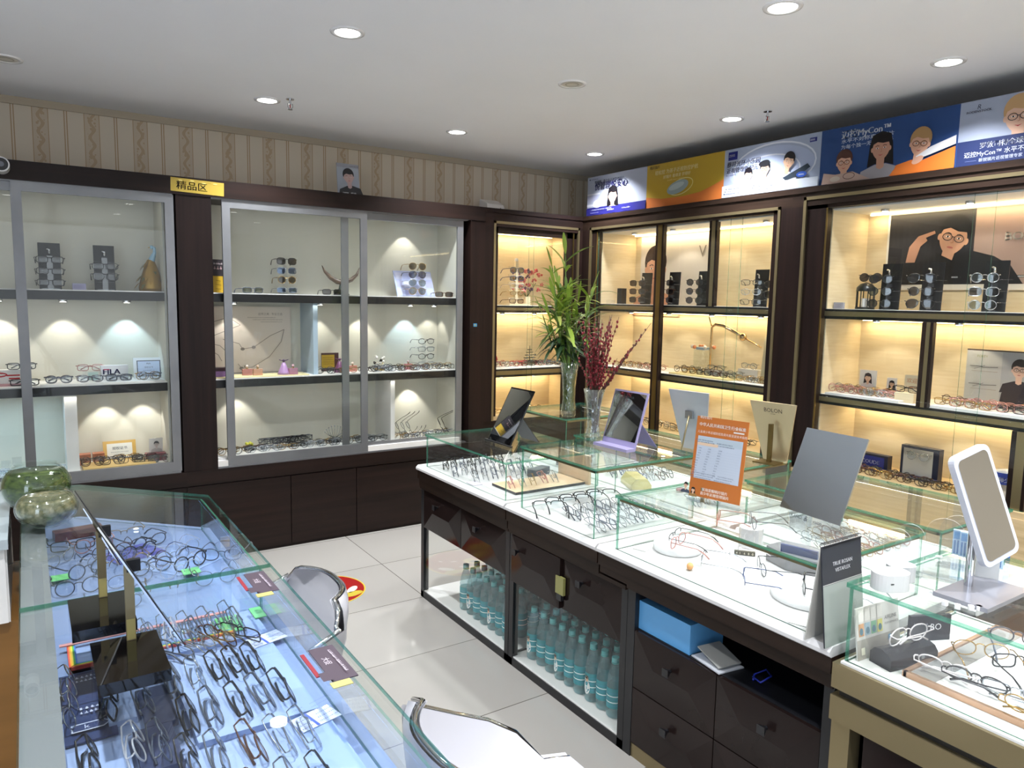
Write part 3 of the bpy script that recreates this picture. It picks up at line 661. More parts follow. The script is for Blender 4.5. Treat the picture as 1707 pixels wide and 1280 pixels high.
# --- back row of the island
def back_unit(label, ya, yb, case, zt):
    T = thing('glass_display_counter', label, 'display counter', (2.55, (ya + yb) / 2, 0))
    plinth(T, 2.285, 2.80, yb + 0.004, ya - 0.004, 0.70, 0.728)
    a = MB(); a.box(2.29, yb + 0.004, 0.0, 2.79, ya - 0.004, 0.70, WOODY); part('body', a, T, True)
    panes(T, 2.31, 2.77, case[1], case[0], 0.728, zt, power=0.26); return T
BU1 = back_unit('tall glass showcase in the back row of the island, bamboo vase on top', 3.43, 2.93, (3.40, 2.96), 0.995)
BU2 = back_unit('long glass showcase in the back row of the island, behind the purple mirror', 2.92, 1.86, (2.88, 1.95), 0.925)
BU3 = back_unit('glass showcase in the back row of the island, nearest the right cabinets', 1.84, 0.95, (1.81, 1.08), 0.925)
# --- brass corner counter at the bottom right
T = CU4 = thing('glass_display_counter', 'brass-framed glass showcase counter at the bottom right corner', 'display counter', (1.96, 0.45, 0))
a = MB(); a.box(1.655, -0.3, 0.645, 2.25, 1.005, 0.71, BRASS); a.box(1.67, -0.29, 0.625, 2.24, 0.99, 0.645, BLACKM); a.box(1.655, -0.3, 0.56, 2.25, 1.005, 0.625, BRASS); part('brass_band', a, T, True)
for (x, y) in ((1.66, 0.95), (1.66, -0.28), (2.2, 0.95), (2.2, -0.28)): part('leg', MB().box(x, y, 0, x + 0.05, y + 0.05, 0.56, BRASS), T, True)
part('body', MB().box(1.69, -0.27, 0.03, 2.22, 0.93, 0.56, LAC), T, True)
part('tray_floor', MB().box(1.665, -0.28, 0.71, 2.24, 0.99, 0.716, WHITE), T, True)
panes(T, 1.675, 2.23, -0.27, 0.985, 0.716, 0.92, brass=False, col=(1, 0.96, 0.88), tt=0.012, power=0.26)

# --- left counter
LCP = 0.5
T = LCU = thing('glass_display_counter', 'long glass showcase counter with blue-white lighting at the left, cut corner at its far end', 'display counter', (0.24, 1.7, 0))
xl, xr, zt, zb = -0.045, 0.535, 0.86, 0.735
part('glass_top', MB().box(xl, 0.3, zt - 0.01, xr, 1.998, zt, CASEG, edge=GEDGE), T, True)
far = [(xl, 2.002), (xr, 2.002), (xr, 2.83), (0.142, 3.225), (xl, 3.225)]
part('glass_top', MB().prism(far, zt - 0.01, zt, CASEG, side=GEDGE), T, True)
part('glass_side', MB().box(xr - 0.03, 0.3, zb, xr - 0.024, 1.995, zt - 0.01, CASEG, edge=GEDGE), T, True)
part('glass_side', MB().box(xr - 0.03, 2.005, zb, xr - 0.024, 2.82, zt - 0.01, CASEG, edge=GEDGE), T, True)
part('glass_side', MB().box(0, 0, zb, 0.006, 0.545, zt - 0.0105, CASEG, edge=GEDGE, M=Matrix.Translation((xr - 0.03, 2.815, 0)) @ Matrix.Rotation(R(45), 4, 'Z')), T, True)
part('glass_side', MB().box(0.12, 1.996, zb, xr - 0.03, 2.002, zt - 0.01, CASEG, edge=GEDGE), T, True)
part('back_ledge', MB().prism([(xl + 0.002, 0.3), (0.02, 0.3), (0.02, 3.2), (xl + 0.002, 3.2)], 0.70, zt - 0.011, mat('grey_board', hexc('74787b'), 0.5)), T, True)
part('floor_tray', MB().prism([(0.02, 0.3), (xr, 0.3), (xr, 2.825), (0.142, 3.218), (0.02, 3.218)], 0.715, zb, mat('white_tray_led_tint', hexc('8496bd'), 0.4)), T, True)  # blue of the LED light is mixed into the white tray colour
part('body', MB().prism([(xl + 0.02, 0.32), (0.19, 0.32), (0.19, 2.76), (0.1, 3.1), (xl + 0.02, 3.1)], 0, 0.715, WHITEG), T, True)
for (y0_, y1_) in ((0.32, 1.98), (2.02, 2.80)):
    area('led_beam', (xr - 0.036, (y0_ + y1_) / 2, zt - 0.0115), 0.006, y1_ - y0_, LCP * 0.6 * (y1_ - y0_), (0.2, 0.47, 1.0), (0, R(32), 0), parent=T, spread=170)
    area('led_beam', (0.016, (y0_ + y1_) / 2, zt - 0.02), 0.006, y1_ - y0_, LCP * 0.5 * (y1_ - y0_), (0.2, 0.47, 1.0), (0, R(-40), 0), parent=T, spread=170)

# --- white service cabinet left of it
T = thing('service_cabinet', 'white drawer cabinet with brown lower panel at the far left edge', 'cabinet', (-0.6, 2.9, 0))
part('top_board', MB().box(-1.3, 2.56, 0.84, -0.075, 3.2, 0.87, mat('bluegrey_top', hexc('a9b4b8'), 0.15)), T, True)
d = part('drawer', MB().box(-1.0, 2.575, 0.61, -0.085, 2.6, 0.838, WHITE), T, True)
a = MB(); a.box(-0.99, 2.572, 0.64, -0.11, 2.575, 0.645, ink('3a3a3a')); a.box(-0.99, 2.572, 0.80, -0.11, 2.575, 0.805, ink('3a3a3a')); a.box(-0.115, 2.572, 0.64, -0.11, 2.575, 0.805, ink('3a3a3a')); part('inlay_line', a, T, True)
part('body', MB().box(-1.28, 2.58, 0.61, -0.08, 3.18, 0.84, WHITE), T, True)
part('lower_panel', MB().box(-1.28, 2.59, 0, -0.06, 3.18, 0.608, grained('orange_brown_wood', hexc('75501f'), hexc('855c28'), (2, 2, 12), 0.5)), T, True)
ZL = 0.7355
def slab(name, lb, cat, x, y, z, w_, d_, h_, m_, rz=0, group=None):
    return solo(name, MB().box(-w_ / 2, -d_ / 2, 0, w_ / 2, d_ / 2, h_, m_), lb, cat, (x, y, z), rz, group)
def flat_art(name, a, lb, cat, x, y, z, rz=0, group=None):
    """artwork lying face up; x,y = its lower left corner as read"""
    o = link(name, a.mesh(name)); o.rotation_euler = (Matrix.Rotation(R(rz), 3, 'Z') @ Matrix.Rotation(R(-90), 3, 'X')).to_euler(); o.location = (x, y, z); return tag(o, lb, cat, group)
PALEC = mat('white_card_led_tint', hexc('93a8d2'), 0.5); NAVY = mat('navy_card', hexc('2b3760'), 0.35); GREENC = mat('green_card', hexc('7fd486'), 0.5)  # white cards carry the LED light's blue in their own colour
NAVY2 = mat('dark_blue_box', hexc('3a4260'), 0.3)
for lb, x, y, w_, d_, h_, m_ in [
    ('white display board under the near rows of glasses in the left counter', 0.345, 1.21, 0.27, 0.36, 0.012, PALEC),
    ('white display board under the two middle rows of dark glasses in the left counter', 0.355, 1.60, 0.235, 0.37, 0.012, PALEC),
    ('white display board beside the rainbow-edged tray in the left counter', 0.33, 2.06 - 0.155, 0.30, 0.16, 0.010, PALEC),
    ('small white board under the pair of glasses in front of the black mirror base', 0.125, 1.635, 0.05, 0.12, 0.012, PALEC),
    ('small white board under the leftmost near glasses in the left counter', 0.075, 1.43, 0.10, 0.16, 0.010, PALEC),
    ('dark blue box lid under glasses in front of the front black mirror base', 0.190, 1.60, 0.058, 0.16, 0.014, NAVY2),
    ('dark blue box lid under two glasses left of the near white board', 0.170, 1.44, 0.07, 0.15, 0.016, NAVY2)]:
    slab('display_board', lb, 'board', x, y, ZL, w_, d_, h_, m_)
a = Art(0.09, 0.30, '2e3c66'); a.rect(0.004, 0.15, 0.086, 0.1515, '1c2440')
for i, z in enumerate((0.27, 0.25, 0.12, 0.10)): a.scribble(0.03, z, 0.08, 0.009, 'c9d2ea', i)
a.put([(0.012, 0.03), (0.068, 0.03), (0.082, 0.045), (0.068, 0.06), (0.012, 0.06)], 'c9d2ea'); a.put([(0.015, 0.033), (0.067, 0.033), (0.078, 0.045), (0.067, 0.057), (0.015, 0.057)], '2e3c66'); a.text('k', 0.035, 0.038, 0.022, 'c9d2ea')
flat_art('printed_card', a, 'navy card with white print and shield emblem at left edge of left counter', 'card', 0.024, 1.545, ZL + 0.006)
# rainbow edged tray
t = thing('glasses_tray', 'white tray with rainbow-striped rim behind the black mirror bases in the left counter', 'tray', (0.22, 2.0, ZL))
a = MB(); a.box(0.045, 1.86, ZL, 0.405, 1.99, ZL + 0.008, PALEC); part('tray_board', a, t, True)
for i, c_ in enumerate(('d8584a', 'e8a23c', 'e8dc50', '66b85a', '4a7fd0')):
    a = MB(); o_ = i * 0.0035; a.box(0.045 + o_, 1.86 + o_, ZL + 0.0005, 0.0485 + o_, 1.99, ZL + 0.016, ink(c_)); a.box(0.045 + o_, 1.86 + o_, ZL + 0.0005, 0.405, 1.8635 + o_, ZL + 0.016, ink(c_)); part('rim_stripe', a, t, True)
slab('red_strip', 'long pale red strip along the far edge of the tray under the glass joint', 'strip', 0.22, 1.985 + 0.0, ZL + 0.017, 0.38, 0.012, 0.003, ink('d89a98'))
for lb, x, y, w_, d_ in [('green card under glasses at the aisle end of the rainbow tray', 0.405, 1.915, 0.055, 0.10), ('green card under the aisle-side glasses near the glass joint', 0.485, 1.95, 0.03, 0.07), ('green card under round black glasses behind the glass joint', 0.39, 2.36, 0.05, 0.05), ('green card at the far left part of the left counter', 0.05, 2.50, 0.05, 0.05)]:
    slab('green_card', lb, 'card', x, y, ZL + 0.0125, w_, d_, 0.002, GREENC)
# price cards
def plum(x, y, lb, rz=-90):
    where = 'beside the near plum price card' if y < 1.6 else 'beside the plum price card at the glass joint'
    a = Art(0.15, 0.052, '4a3c48', 0.002); a.text('大促', 0.05, 0.012, 0.016, 'd8cdd6'); a.scribble(0.02, 0.034, 0.13, 0.006, 'c8bcc8', 3); a.rect(0.115, -0.018, 0.150, 0.004, '4a3c48')
    flat_art('price_card', a, lb, 'card', x, y, 0.8605, rz, 'plum price cards on the left counter')
    r_ = MB().box(0, 0, 0, 0.008, 0.105, 0.0015, ink('8e1f2c')); solo('red_label', r_, 'red strip label, ' + where, 'label', (x - 0.022, y - 0.12, 0.8605))
    slab('yellow_label', 'olive label, ' + where, 'label', x + 0.012, y - 0.165, 0.8605, 0.04, 0.022, 0.0015, ink('b3ab6a'))
plum(0.462, 1.45, 'dark plum card with light print on the glass edge, nearer the camera')
plum(0.452, 1.955, 'dark plum card with light print on the glass edge, beside the glass joint')
for i, (x, y, lb) in enumerate([(0.455, 1.765, 'white list paper with blue stripe near the middle board in the left counter'), (0.445, 1.36, 'white list paper with blue stripe near the near board in the left counter')]):
    a = Art(0.09, 0.055, 'dfe3f3', 0.001); a.rect(0.034, 0, 0.04, 0.055, '4b62c8'); a.rect(0, 0, 0.0012, 0.055, '7d8bd0')
    for k in range(6): a.scribble(0.004, 0.006 + k * 0.008, 0.030, 0.004, '6c78b0', k); a.scribble(0.044, 0.006 + k * 0.008, 0.086, 0.004, '6c78b0', k + 9)
    flat_art('price_list', a, lb, 'paper', x - 0.03, y - 0.02, ZL + 0.0145, 14)

GRP = {}
def grid_label(i, row, place, desc): return f'{desc} eyeglasses, {ordi(i)} in {row} {place}'
def put_row(pts, row, place, rz, h, tilt=28, folded=True, cols=None, shapes=None, thick=0.0013, half=None, jit=5, grp=None, seed=0, lens='clear'):
    r_ = random.Random(seed + len(pts) * 31)
    for i, (x, y) in enumerate(pts):
        c_ = cols[i % len(cols)] if cols else pick(['black', 'grey', 'silver', 'brown'], r_); s_ = shapes[i % len(shapes)] if shapes else pick(SHN, r_)
        rr = R(rz + r_.uniform(-jit, jit)); Mx = Matrix.Rotation(rr, 3, 'Z') @ Matrix.Rotation(R(-tilt), 3, 'X')
        glasses(grid_label(i, row, place, f'{c_} {s_}'), (x, y, h), rot=Mx.to_euler(), shape=s_, col=c_, folded=folded, thick=thick if c_ not in ('silver', 'gold') else 0.001, half=bool(half and half[i % len(half)]), group=grp, lens=lens)
LCN = 'left counter'
put_row([(.225,1.955),(.277,1.955),(.325,1.955),(.375,1.955),(.43,1.955)], 'row by glass joint,', LCN, 84, ZL + .0085, cols=['silver'], shapes=['oval', 'square', 'rectangular'])
put_row([(.232,1.905),(.285,1.897),(.335,1.895),(.388,1.893),(.437,1.888)][:5], 'row on the rainbow tray,', LCN, 80, ZL + .0145, cols=['silver', 'clear', 'grey', 'silver', 'grey'], shapes=['oval', 'round', 'rectangular'], jit=9)
put_row([(.262,1.808),(.317,1.815),(.368,1.82),(.415,1.82)], 'slanted row behind middle board,', LCN, 118, ZL + .013, cols=['grey', 'silver', 'brown', 'black'], shapes=['rectangular', 'square', 'oval'], tilt=12)
put_row([(.249,1.665),(.297,1.672),(.343,1.676),(.384,1.676),(.423,1.676)], 'far row of middle board,', LCN, 86, ZL + .0125, cols=['grey', 'silver', 'black', 'black', 'black'], shapes=['rectangular', 'oval'], thick=.0016)
put_row([(.253,1.505),(.298,1.506),(.351,1.507),(.399,1.513),(.443,1.517)], 'near row of middle board,', LCN, 86, ZL + .0125, cols=['black', 'grey', 'black', 'grey', 'black'], shapes=['rectangular', 'square'], thick=.0016)
put_row([(.228,1.35),(.275,1.345),(.338,1.34),(.389,1.34),(.437,1.335)], 'far row of near board,', LCN, 86, ZL + .0125, cols=['black', 'grey', 'brown', 'silver', 'silver'], shapes=['square', 'rectangular'], thick=.0014)
put_row([(.24,1.19),(.30,1.18),(.36,1.18),(.42,1.17)], 'near row of near board,', LCN, 84, ZL + .0125, cols=['black', 'brown', 'grey', 'black'], shapes=['round', 'square'])
put_row([(.075,1.45),(.122,1.635)], 'white boards at the left of', LCN, 86, ZL + .0125, cols=['black', 'black'], shapes=['rectangular'], thick=.0016)
put_row([(.185,1.615),(.150,1.44),(.190,1.425)], 'dark blue box lids of', LCN, 86, ZL + .017, cols=['grey', 'clear', 'grey'], shapes=['square', 'round'])
put_row([(.055,1.775),(.050,1.64)], 'navy card of', LCN, 86, ZL + .011, cols=['silver', 'silver'], shapes=['oval'])
put_row([(.125,1.27),(.08,1.29),(.175,1.27)], 'nearest left corner of', LCN, 86, ZL + .001, cols=['brown', 'silver', 'black'], shapes=['square', 'rectangular'])
# far section, open pairs facing the camera
far_p = [(.40,2.415,'black','round',35,.0016),(.36,2.495,'silver','round',30,.001),(.292,2.43,'grey','round',20,.0013),(.40,2.56,'clear','round',25,.001),(.316,2.70,'grey','oval',30,.0015),(.497,2.44,'grey','oval',-20,.0012),
 (.097,2.79,'black','rectangular',10,.0013),(.155,2.74,'rose','round',15,.0012),(.123,2.50,'grey','round',35,.0015),(.181,2.56,'silver','round',20,.001),(.275,2.60,'black','round',30,.0016),(.20,2.64,'brown','round',12,.001),
 (.225,2.36,'silver','oval',20,.001),(.06,2.66,'silver','oval',60,.001),(.254,2.84,'gold','rectangular',15,.001),(.36,2.36,'clear','round',15,.001),(.09,2.36,'grey','round',10,.0013),(.235,2.50,'gold','round',20,.001),(.17,2.18,'silver','oval',10,.001),(.32,2.22,'gold','oval',5,.001),(.44,2.24,'silver','round',5,.001)]
for i, (x, y, c_, s_, rz, th) in enumerate(far_p):
    glasses(f'{c_} {s_} eyeglasses standing open, {ordi(i)} pair in the far section of left counter', (x, y, ZL + .001), rz=rz - 8, shape=s_, col=c_, thick=th, half=(c_ == 'gold'))
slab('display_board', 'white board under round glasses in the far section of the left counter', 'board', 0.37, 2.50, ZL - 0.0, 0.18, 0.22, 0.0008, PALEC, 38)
slab('display_board', 'purple board in the far section of the left counter', 'board', 0.26, 2.66, ZL, 0.16, 0.14, 0.0008, ink('5a5cae'), 25)
slab('spectacle_case', 'dark red spectacle case at the back left of the left counter', 'case', 0.12, 2.95, ZL, 0.15, 0.05, 0.03, ink('5a2024', 0.3), 8)

# ------------------------------------------------------------------ eyeglasses in the island showcases
ZI = 0.729
FARC = 'far low showcase'
put_row([(1.80 + .05 * k, 3.28 + .003 * k) for k in range(8)], 'back row of', FARC, 60, ZI, tilt=20, cols=['black', 'black', 'grey'], shapes=['oval', 'round', 'rectangular'], seed=3)
put_row([(1.77 + .055 * k, 3.13) for k in range(8)], 'middle row of', FARC, 62, ZI, tilt=15, cols=['grey', 'silver', 'black'], shapes=['rectangular', 'oval'], seed=4)
put_row([(1.80 + .058 * k, 2.98 + .006 * k) for k in range(7)], 'near row of', FARC, 65, ZI, tilt=15, cols=['silver', 'silver', 'grey'], shapes=['oval', 'square'], seed=5)
t = thing('display_tray', 'peach wooden tray with dark edge and tall back panel in the far low showcase', 'tray', (2.05, 2.78, ZI))
part('tray_board', MB().box(1.80, 2.66, ZI, 2.20, 2.86, ZI + .012, grained('peach_wood', hexc('d9b48f'), hexc('e2c3a2'), (6, 30, 30), .4), edge=BLACKM), t, True)
part('back_board', MB().box(2.206, 2.64, ZI, 2.22, 2.88, ZI + .14, grained('peach_wood_z', hexc('d9b48f'), hexc('dfbd99'), (30, 30, 3), .4)), t, True)
put_row([(1.86 + .062 * k, 2.76) for k in range(5)], 'row on the peach tray of', FARC, 64, ZI + .013, tilt=20, cols=['rose', 'silver', 'gold'], shapes=['oval', 'round'], seed=6)
slab('dark_card', 'dark grey folded card standing among silver glasses in the far low showcase', 'card', 2.12, 2.93, ZI, 0.13, 0.05, 0.035, ink('50545e'), 20)
slab('glass_label', 'small pale label frame on the floor of the far low showcase', 'label', 1.745, 2.93, ZI, 0.05, 0.07, 0.003, ink('e6dcec'), 0)
MID = 'tallest front showcase'
put_row([(1.80, 2.41), (1.88, 2.43), (1.96, 2.44), (2.04, 2.445), (2.12, 2.45)], 'far row of', MID, 150, ZI, tilt=0, folded=False, cols=['black'], shapes=['rectangular'], thick=.0015, half=[1], jit=6)
put_row([(1.83 + .052 * k, 2.265) for k in range(7)], 'second row of', MID, 75, ZI, tilt=15, cols=['grey', 'silver', 'silver'], shapes=['rectangular', 'oval'], seed=8)
put_row([(1.81 + .056 * k, 2.095 + .005 * k) for k in range(7)], 'near row of', MID, 80, ZI, tilt=15, cols=['silver', 'grey', 'silver'], shapes=['rectangular', 'oval'], seed=9)
LOW = 'long low showcase'
def disc(x, y, r_, lb):
    a = MB(); a.lathe([(0, 0), (r_ - .004, 0), (r_, .004), (r_, .024), (r_ - .004, .028), (r_ - .010, .028), (r_ - .012, .025), (0, .025)], WHITEG, 40); solo('display_plate', a, lb, 'plate', (x, y, ZI), group=None)
disc(1.895, 1.765, .085, 'round white display plate at the far end of the long low showcase')
disc(1.925, 1.255, .115, 'large round white display plate at the near end of the long low showcase')
def G(lb, x, y, z, rz, s_, c_, th=.0013, folded=False, half=False, rot=None, lens='clear'): return glasses(lb, (x, y, z), rz, s_, c_, lens, folded, th, half, rot=rot)
G('rose-clear oval eyeglasses on the far round white plate', 1.865, 1.74, ZI + .026, 200, 'oval', 'rose')
G('thin black half-rim eyeglasses on the far round white plate', 1.90, 1.79, ZI + .026, 205, 'rectangular', 'black', .001, False, True)
G('silver half-rim eyeglasses with black tips, beside the orange shell', 1.86, 1.62, ZI, 215, 'rectangular', 'silver', .001, False, True)
G('white and black half-rim eyeglasses in the middle of the long low showcase', 1.98, 1.60, ZI, 200, 'rectangular', 'white', .0012, False, True)
G('blue-templed thin eyeglasses at the front middle of the long low showcase', 1.835, 1.43, ZI, 220, 'oval', 'blue', .0011, False, True)
G('thin dark eyeglasses between the price blocks and the near plate', 1.97, 1.47, ZI, 230, 'oval', 'black', .001)
G('grey rectangular eyeglasses lying on the near round white plate', 1.91, 1.27, ZI + .026, 215, 'rectangular', 'black', .0013)
G('silver oval eyeglasses on the near round white plate', 1.96, 1.20, ZI + .026, 200, 'oval', 'silver', .001)
sh = MB(); sh.ball((0, 0, .012), .014, mat('orange_shell', hexc('e0a468'), .5), 14, (1.15, .8, .85)); sh.ball((.010, .004, .008), .008, MATS['orange_shell'], 10); solo('sea_shell', sh, 'small orange sea shell on the tray of the long low showcase', 'shell', (1.785, 1.605, ZI), 30)
a = Art(.07, .014, '5c5544', .012)
for k, ch in enumerate('¥1680'): a.rect(.002 + k * .0135, .001, .0145 + k * .0135, .013, '4a4538'); a.text(ch, .0045 + k * .0135, .0025, .012, 'e9e2c8')
solo('price_blocks', a, 'row of dark price digit blocks in the long low showcase', 'price tag', (2.035, 1.63, ZI), -50)
slab('blue_box', 'dark blue panel standing behind the near round plate', 'panel', 2.10, 1.42, ZI, .012, .12, .075, ink('2c3a72', .3), 15)
slab('acrylic_riser', 'clear acrylic block with oval glasses on it at the back of the long low showcase', 'display riser', 2.14, 1.80, ZI, .05, .05, .05, ACRYL)
G('pink oval eyeglasses on the clear acrylic block in the long low showcase', 2.14, 1.80, ZI + .051, 215, 'oval', 'rose')
c_ = MB(); c_.cyl(0, 0, 0, .07, .042, WHITEG, 28); solo('white_cylinder', c_, 'white cylinder stand with eyeglasses on top in the long low showcase', 'display riser', (2.16, 1.66, ZI))
G('grey round eyeglasses on the white cylinder in the long low showcase', 2.16, 1.66, ZI + .071, 230, 'round', 'grey', .001)
slab('tag_card', 'small blank white tag beside the far round plate', 'tag', 1.785, 1.835, ZI, .03, .05, .003, WHITE, 20)
slab('tag_card', 'small blank white tag at the near front corner of the long low showcase', 'tag', 1.755, 1.17, ZI, .06, .05, .002, WHITE, 20)
# grey hexagonal riser in front of the tall mirror
a = MB(); a.prism([(-.05, -.1), (.05, -.1), (.08, 0), (.05, .1), (-.05, .1), (-.08, 0)], 0, .05, mat('grey_acrylic', hexc('8f8e90'), .2)); solo('display_riser', a, 'grey hexagonal riser in the long low showcase below the tall mirror', 'display riser', (2.14, 1.44, ZI))
# back row items
a = MB(); a.xz([(-.05, 0), (.05, 0), (.05, .02), (.028, .05), (-.028, .05), (-.05, .02)], -.08, .08, mat('gold_box', hexc('cdbf86'), .3, .4)); solo('gold_box', a, 'pale gold faceted box in the back row showcase behind the purple mirror', 'box', (2.40, 2.52, ZI), -25)
put_row([(2.44 + .06 * (k % 5), 2.72 - .14 * (k // 5)) for k in range(10)], 'rows', 'of showcase behind the purple mirror', 70, ZI, tilt=10, cols=['grey', 'blue', 'silver', 'brown', 'black'], shapes=['oval', 'round', 'rectangular'], seed=11)
fl = MB()
for k in range(7): fl.ball((.012 * math.cos(k * .9), .012 * math.sin(k * .9), .012), .008, ink('c87884'), 8)
solo('fabric_flower', fl, 'small pink flower among glasses in the back row showcase', 'flower', (2.50, 2.33, ZI))
put_row([(2.40 + .06 * k, 2.14) for k in range(5)], 'row', 'of showcase behind the orange sign', 70, ZI, tilt=10, cols=['silver', 'gold'], shapes=['oval', 'round'], seed=12)
put_row([(2.38 + .06 * (k % 6), 1.55 - .15 * (k // 6)) for k in range(12)], 'group', 'of showcase behind the tall grey mirror', 70, ZI, tilt=10, cols=['silver', 'gold', 'rose'], shapes=['oval', 'round'], seed=13)
put_row([(2.40 + .065 * k, 3.2) for k in range(5)], 'row', 'inside showcase under bamboo vase', 60, ZI, tilt=10, cols=['silver', 'grey'], shapes=['oval', 'round'], seed=14)
slab('display_box', 'dark lacquer box lid inside the showcase under the bamboo vase', 'box', 2.42, 3.02, ZI, .12, .16, .05, ink('5a4a4e', .3), 30)

# ------------------------------------------------------------------ brass corner counter contents
ZR = 0.7165
RCN = 'bottom right showcase'
t = thing('glasses_tray', 'large pale tray with rose-gold edge in the bottom right showcase', 'tray', (1.95, .62, ZR))
a = MB(); a.box(1.73, .12, ZR, 2.20, .862, ZR + .008, WHITE); part('tray_board', a, t, True)
a = MB(); e_ = mat('rose_gold', hexc('b7937a'), .3, .6); a.box(1.725, .12, ZR, 1.735, .865, ZR + .014, e_); a.box(1.725, .858, ZR, 2.2, .868, ZR + .014, e_); a.box(2.195, .12, ZR, 2.205, .868, ZR + .014, e_); part('tray_rim', a, t, True)
part('grey_border', MB().box(1.736, .80, ZR + .0082, 2.19, .856, ZR + .0095, ink('8d8a86')), t, True)
t = thing('spectacle_case', 'black hard spectacle case with domed lid and silver clasp in the bottom right showcase', 'case', (1.80, .905, ZR), -12)
a = MB(); pts = [(-.0, 0), (.062, 0), (.062, .028), (.052, .040), (.031, .046), (.010, .040), (0, .028)]
a.add([(x - .031, -.08, z) for x, z in pts] + [(x - .031, .08, z) for x, z in pts], [list(range(7))[::-1], list(range(7, 14))] + [(i, (i + 1) % 7, 7 + (i + 1) % 7, 7 + i) for i in range(7)], ink('2b2a2d', .25)); o = part('case_body', a, t); o.rotation_euler = (0, 0, R(90))
o2 = part('clasp', MB().box(.02, -.034, .018, .03, -.030, .028, SILVER), t)
G('white-framed eyeglasses resting on the black domed spectacle case', 1.80, .905, ZR + .0475, 170, 'aviator', 'white', .0012, True, rot=(R(-10), 0, R(170)))
for i, (x, y, c_, s_, rz, fo) in enumerate([(1.80, .80, 'white', 'oval', 100, True), (1.80, .735, 'black', 'oval', 100, True), (1.815, .66, 'silver', 'rectangular', 100, True), (1.83, .585, 'clear', 'square', 100, True), (1.96, .80, 'gold', 'oval', 130, False), (1.98, .72, 'black', 'rectangular', 140, False), (1.97, .63, 'black', 'round', 140, False), (2.12, .78, 'grey', 'oval', 120, False), (1.76, .60, 'gold', 'round', 90, True), (1.95, .52, 'silver', 'round', 100, True)]):
    G(f'{c_} {s_} eyeglasses on the pale tray, {ordi(i)} from the black case', x, y, ZR + .0145, rz, s_, c_, .0011 if c_ in ('silver', 'gold') else .0014, fo, rot=(R(-20), 0, R(rz)) if fo else None)
a = Art(.17, .13, 'd8d4cc'); a.rect(0, .0, .17, .05, 'a9a296'); 
for k, c_ in enumerate(('c8966a', '9fb6bf', '7fae8a', 'd9d27a')): a.rect(.008 + k * .024, .058, .028 + k * .024, .090, c_); a.ell(.018 + k * .024, .07, .007, .009, '5d7f8c'); a.rect(.008 + k * .024, .095, .028 + k * .024, .125, 'e8e3da')
a.text('AIRLINE', .108, .085, .014, '6a6660'); a.text('PERFORMANCE', .108, .072, .008, '6a6660')
a.rect(.012, .012, .026, .03, 'dcd7bf'); a.rect(.12, .03, .13, .045, '6f9ab8')
solo('picture_card', a, 'printed card with small pictures against the left glass of the bottom right showcase', 'card', (1.70, .965, ZR), 0, rot=(R(-8), 0, R(-5)))
a = Art(.12, .07, '2a2c34', .01); a.text('BO', .06, .03, .025, 'e8e8ea'); a.scribble(.01, .045, .05, .006, '8d8f96', 4)
solo('brand_block', a, 'dark tilted block with white letters at the back of the bottom right showcase', 'block', (1.92, .955, ZR), -25)
# ------------------------------------------------------------------ water bottles in the open frames
BODY = thin('bottle_plastic', (0.80, 0.93, 0.95), 0.07, 0.7, 0.05, body=hexc('a5c8cc'), bodymix=0.16)
CAPM = mat('teal_cap', hexc('5fb2b4'), 0.4); LBL = thin('bottle_label', (0.6, 0.9, 0.92), 0.04, 0.3, 0.3, body=hexc('55b4be'), bodymix=0.62)
b_ = MB(); b_.lathe([(0, 0), (.026, 0), (.030, .006), (.030, .02), (.0285, .024), (.030, .03), (.0295, .125), (.0305, .13), (.026, .165), (.017, .195), (.0125, .208), (.0125, .216)], BODY, 16); BBODY = b_.mesh('bottle_body')
b_ = MB(); b_.cyl(0, 0, .214, .232, .0145, CAPM, 14); b_.cyl(0, 0, .209, .2125, .0155, CAPM, 14); BCAP = b_.mesh('cap')
b_ = MB(); b_.lathe([(.0306, .04), (.0303, .118)], LBL, 16)
for k in range(5): b_.lathe([(.0309, .05 + k * .012), (.0308, .054 + k * .012)], ink('e6f4f4') if k % 2 else ink('3c8fa8'), 16)
BLBL = b_.mesh('label')
b_ = MB()    # small printed person on the label
def curved(cx, z, rx, rz_, col, off, n=14):
    vv = []
    for i in range(n):
        a = 2 * math.pi * i / n; th = (cx + rx * math.cos(a)) / .031; r_ = .0312 + off; vv.append((-r_ * math.cos(th), -r_ * math.sin(th), z + rz_ * math.sin(a)))
    b_.add(vv, [list(range(n))[::-1]], ink(col))
curved(0, .06, .016, .028, 'e8ecec', .0002); curved(0, .094, .0085, .011, 'd9b89e', .0004); curved(0, .101, .009, .007, '1c1a1c', .0006)
BPIC = b_.mesh('printed_portrait')
def bottle(x, y, z, lb, pic, rz):
    t = thing('water_bottle', lb, 'bottle', (x, y, z), rz, 'plastic water bottles under the island counter')
    link('bottle_body', BBODY, t); link('cap', BCAP, t); link('label', BLBL, t)
    if pic: link('printed_portrait', BPIC, t)
rr = random.Random(5)
for fr_, y1_, n, rows in (('far open frame', 3.085, 7, 4), ('near open frame', 2.485, 10, 5)):
    for r_ in range(rows):
        for k in range(n):
            y = y1_ - k * .0665; pic = r_ == 0 and k % 3 == (0 if n == 10 else 1)
            bottle(1.795 + r_ * .066 + rr.uniform(-.002, .002), y + rr.uniform(-.002, .002), .0405, f'teal-capped clear water bottle in {fr_}, {ordi(k)} from far end, {ordi(r_)} row', pic, rr.uniform(-30, 30) if not pic else rr.uniform(-12, 12))

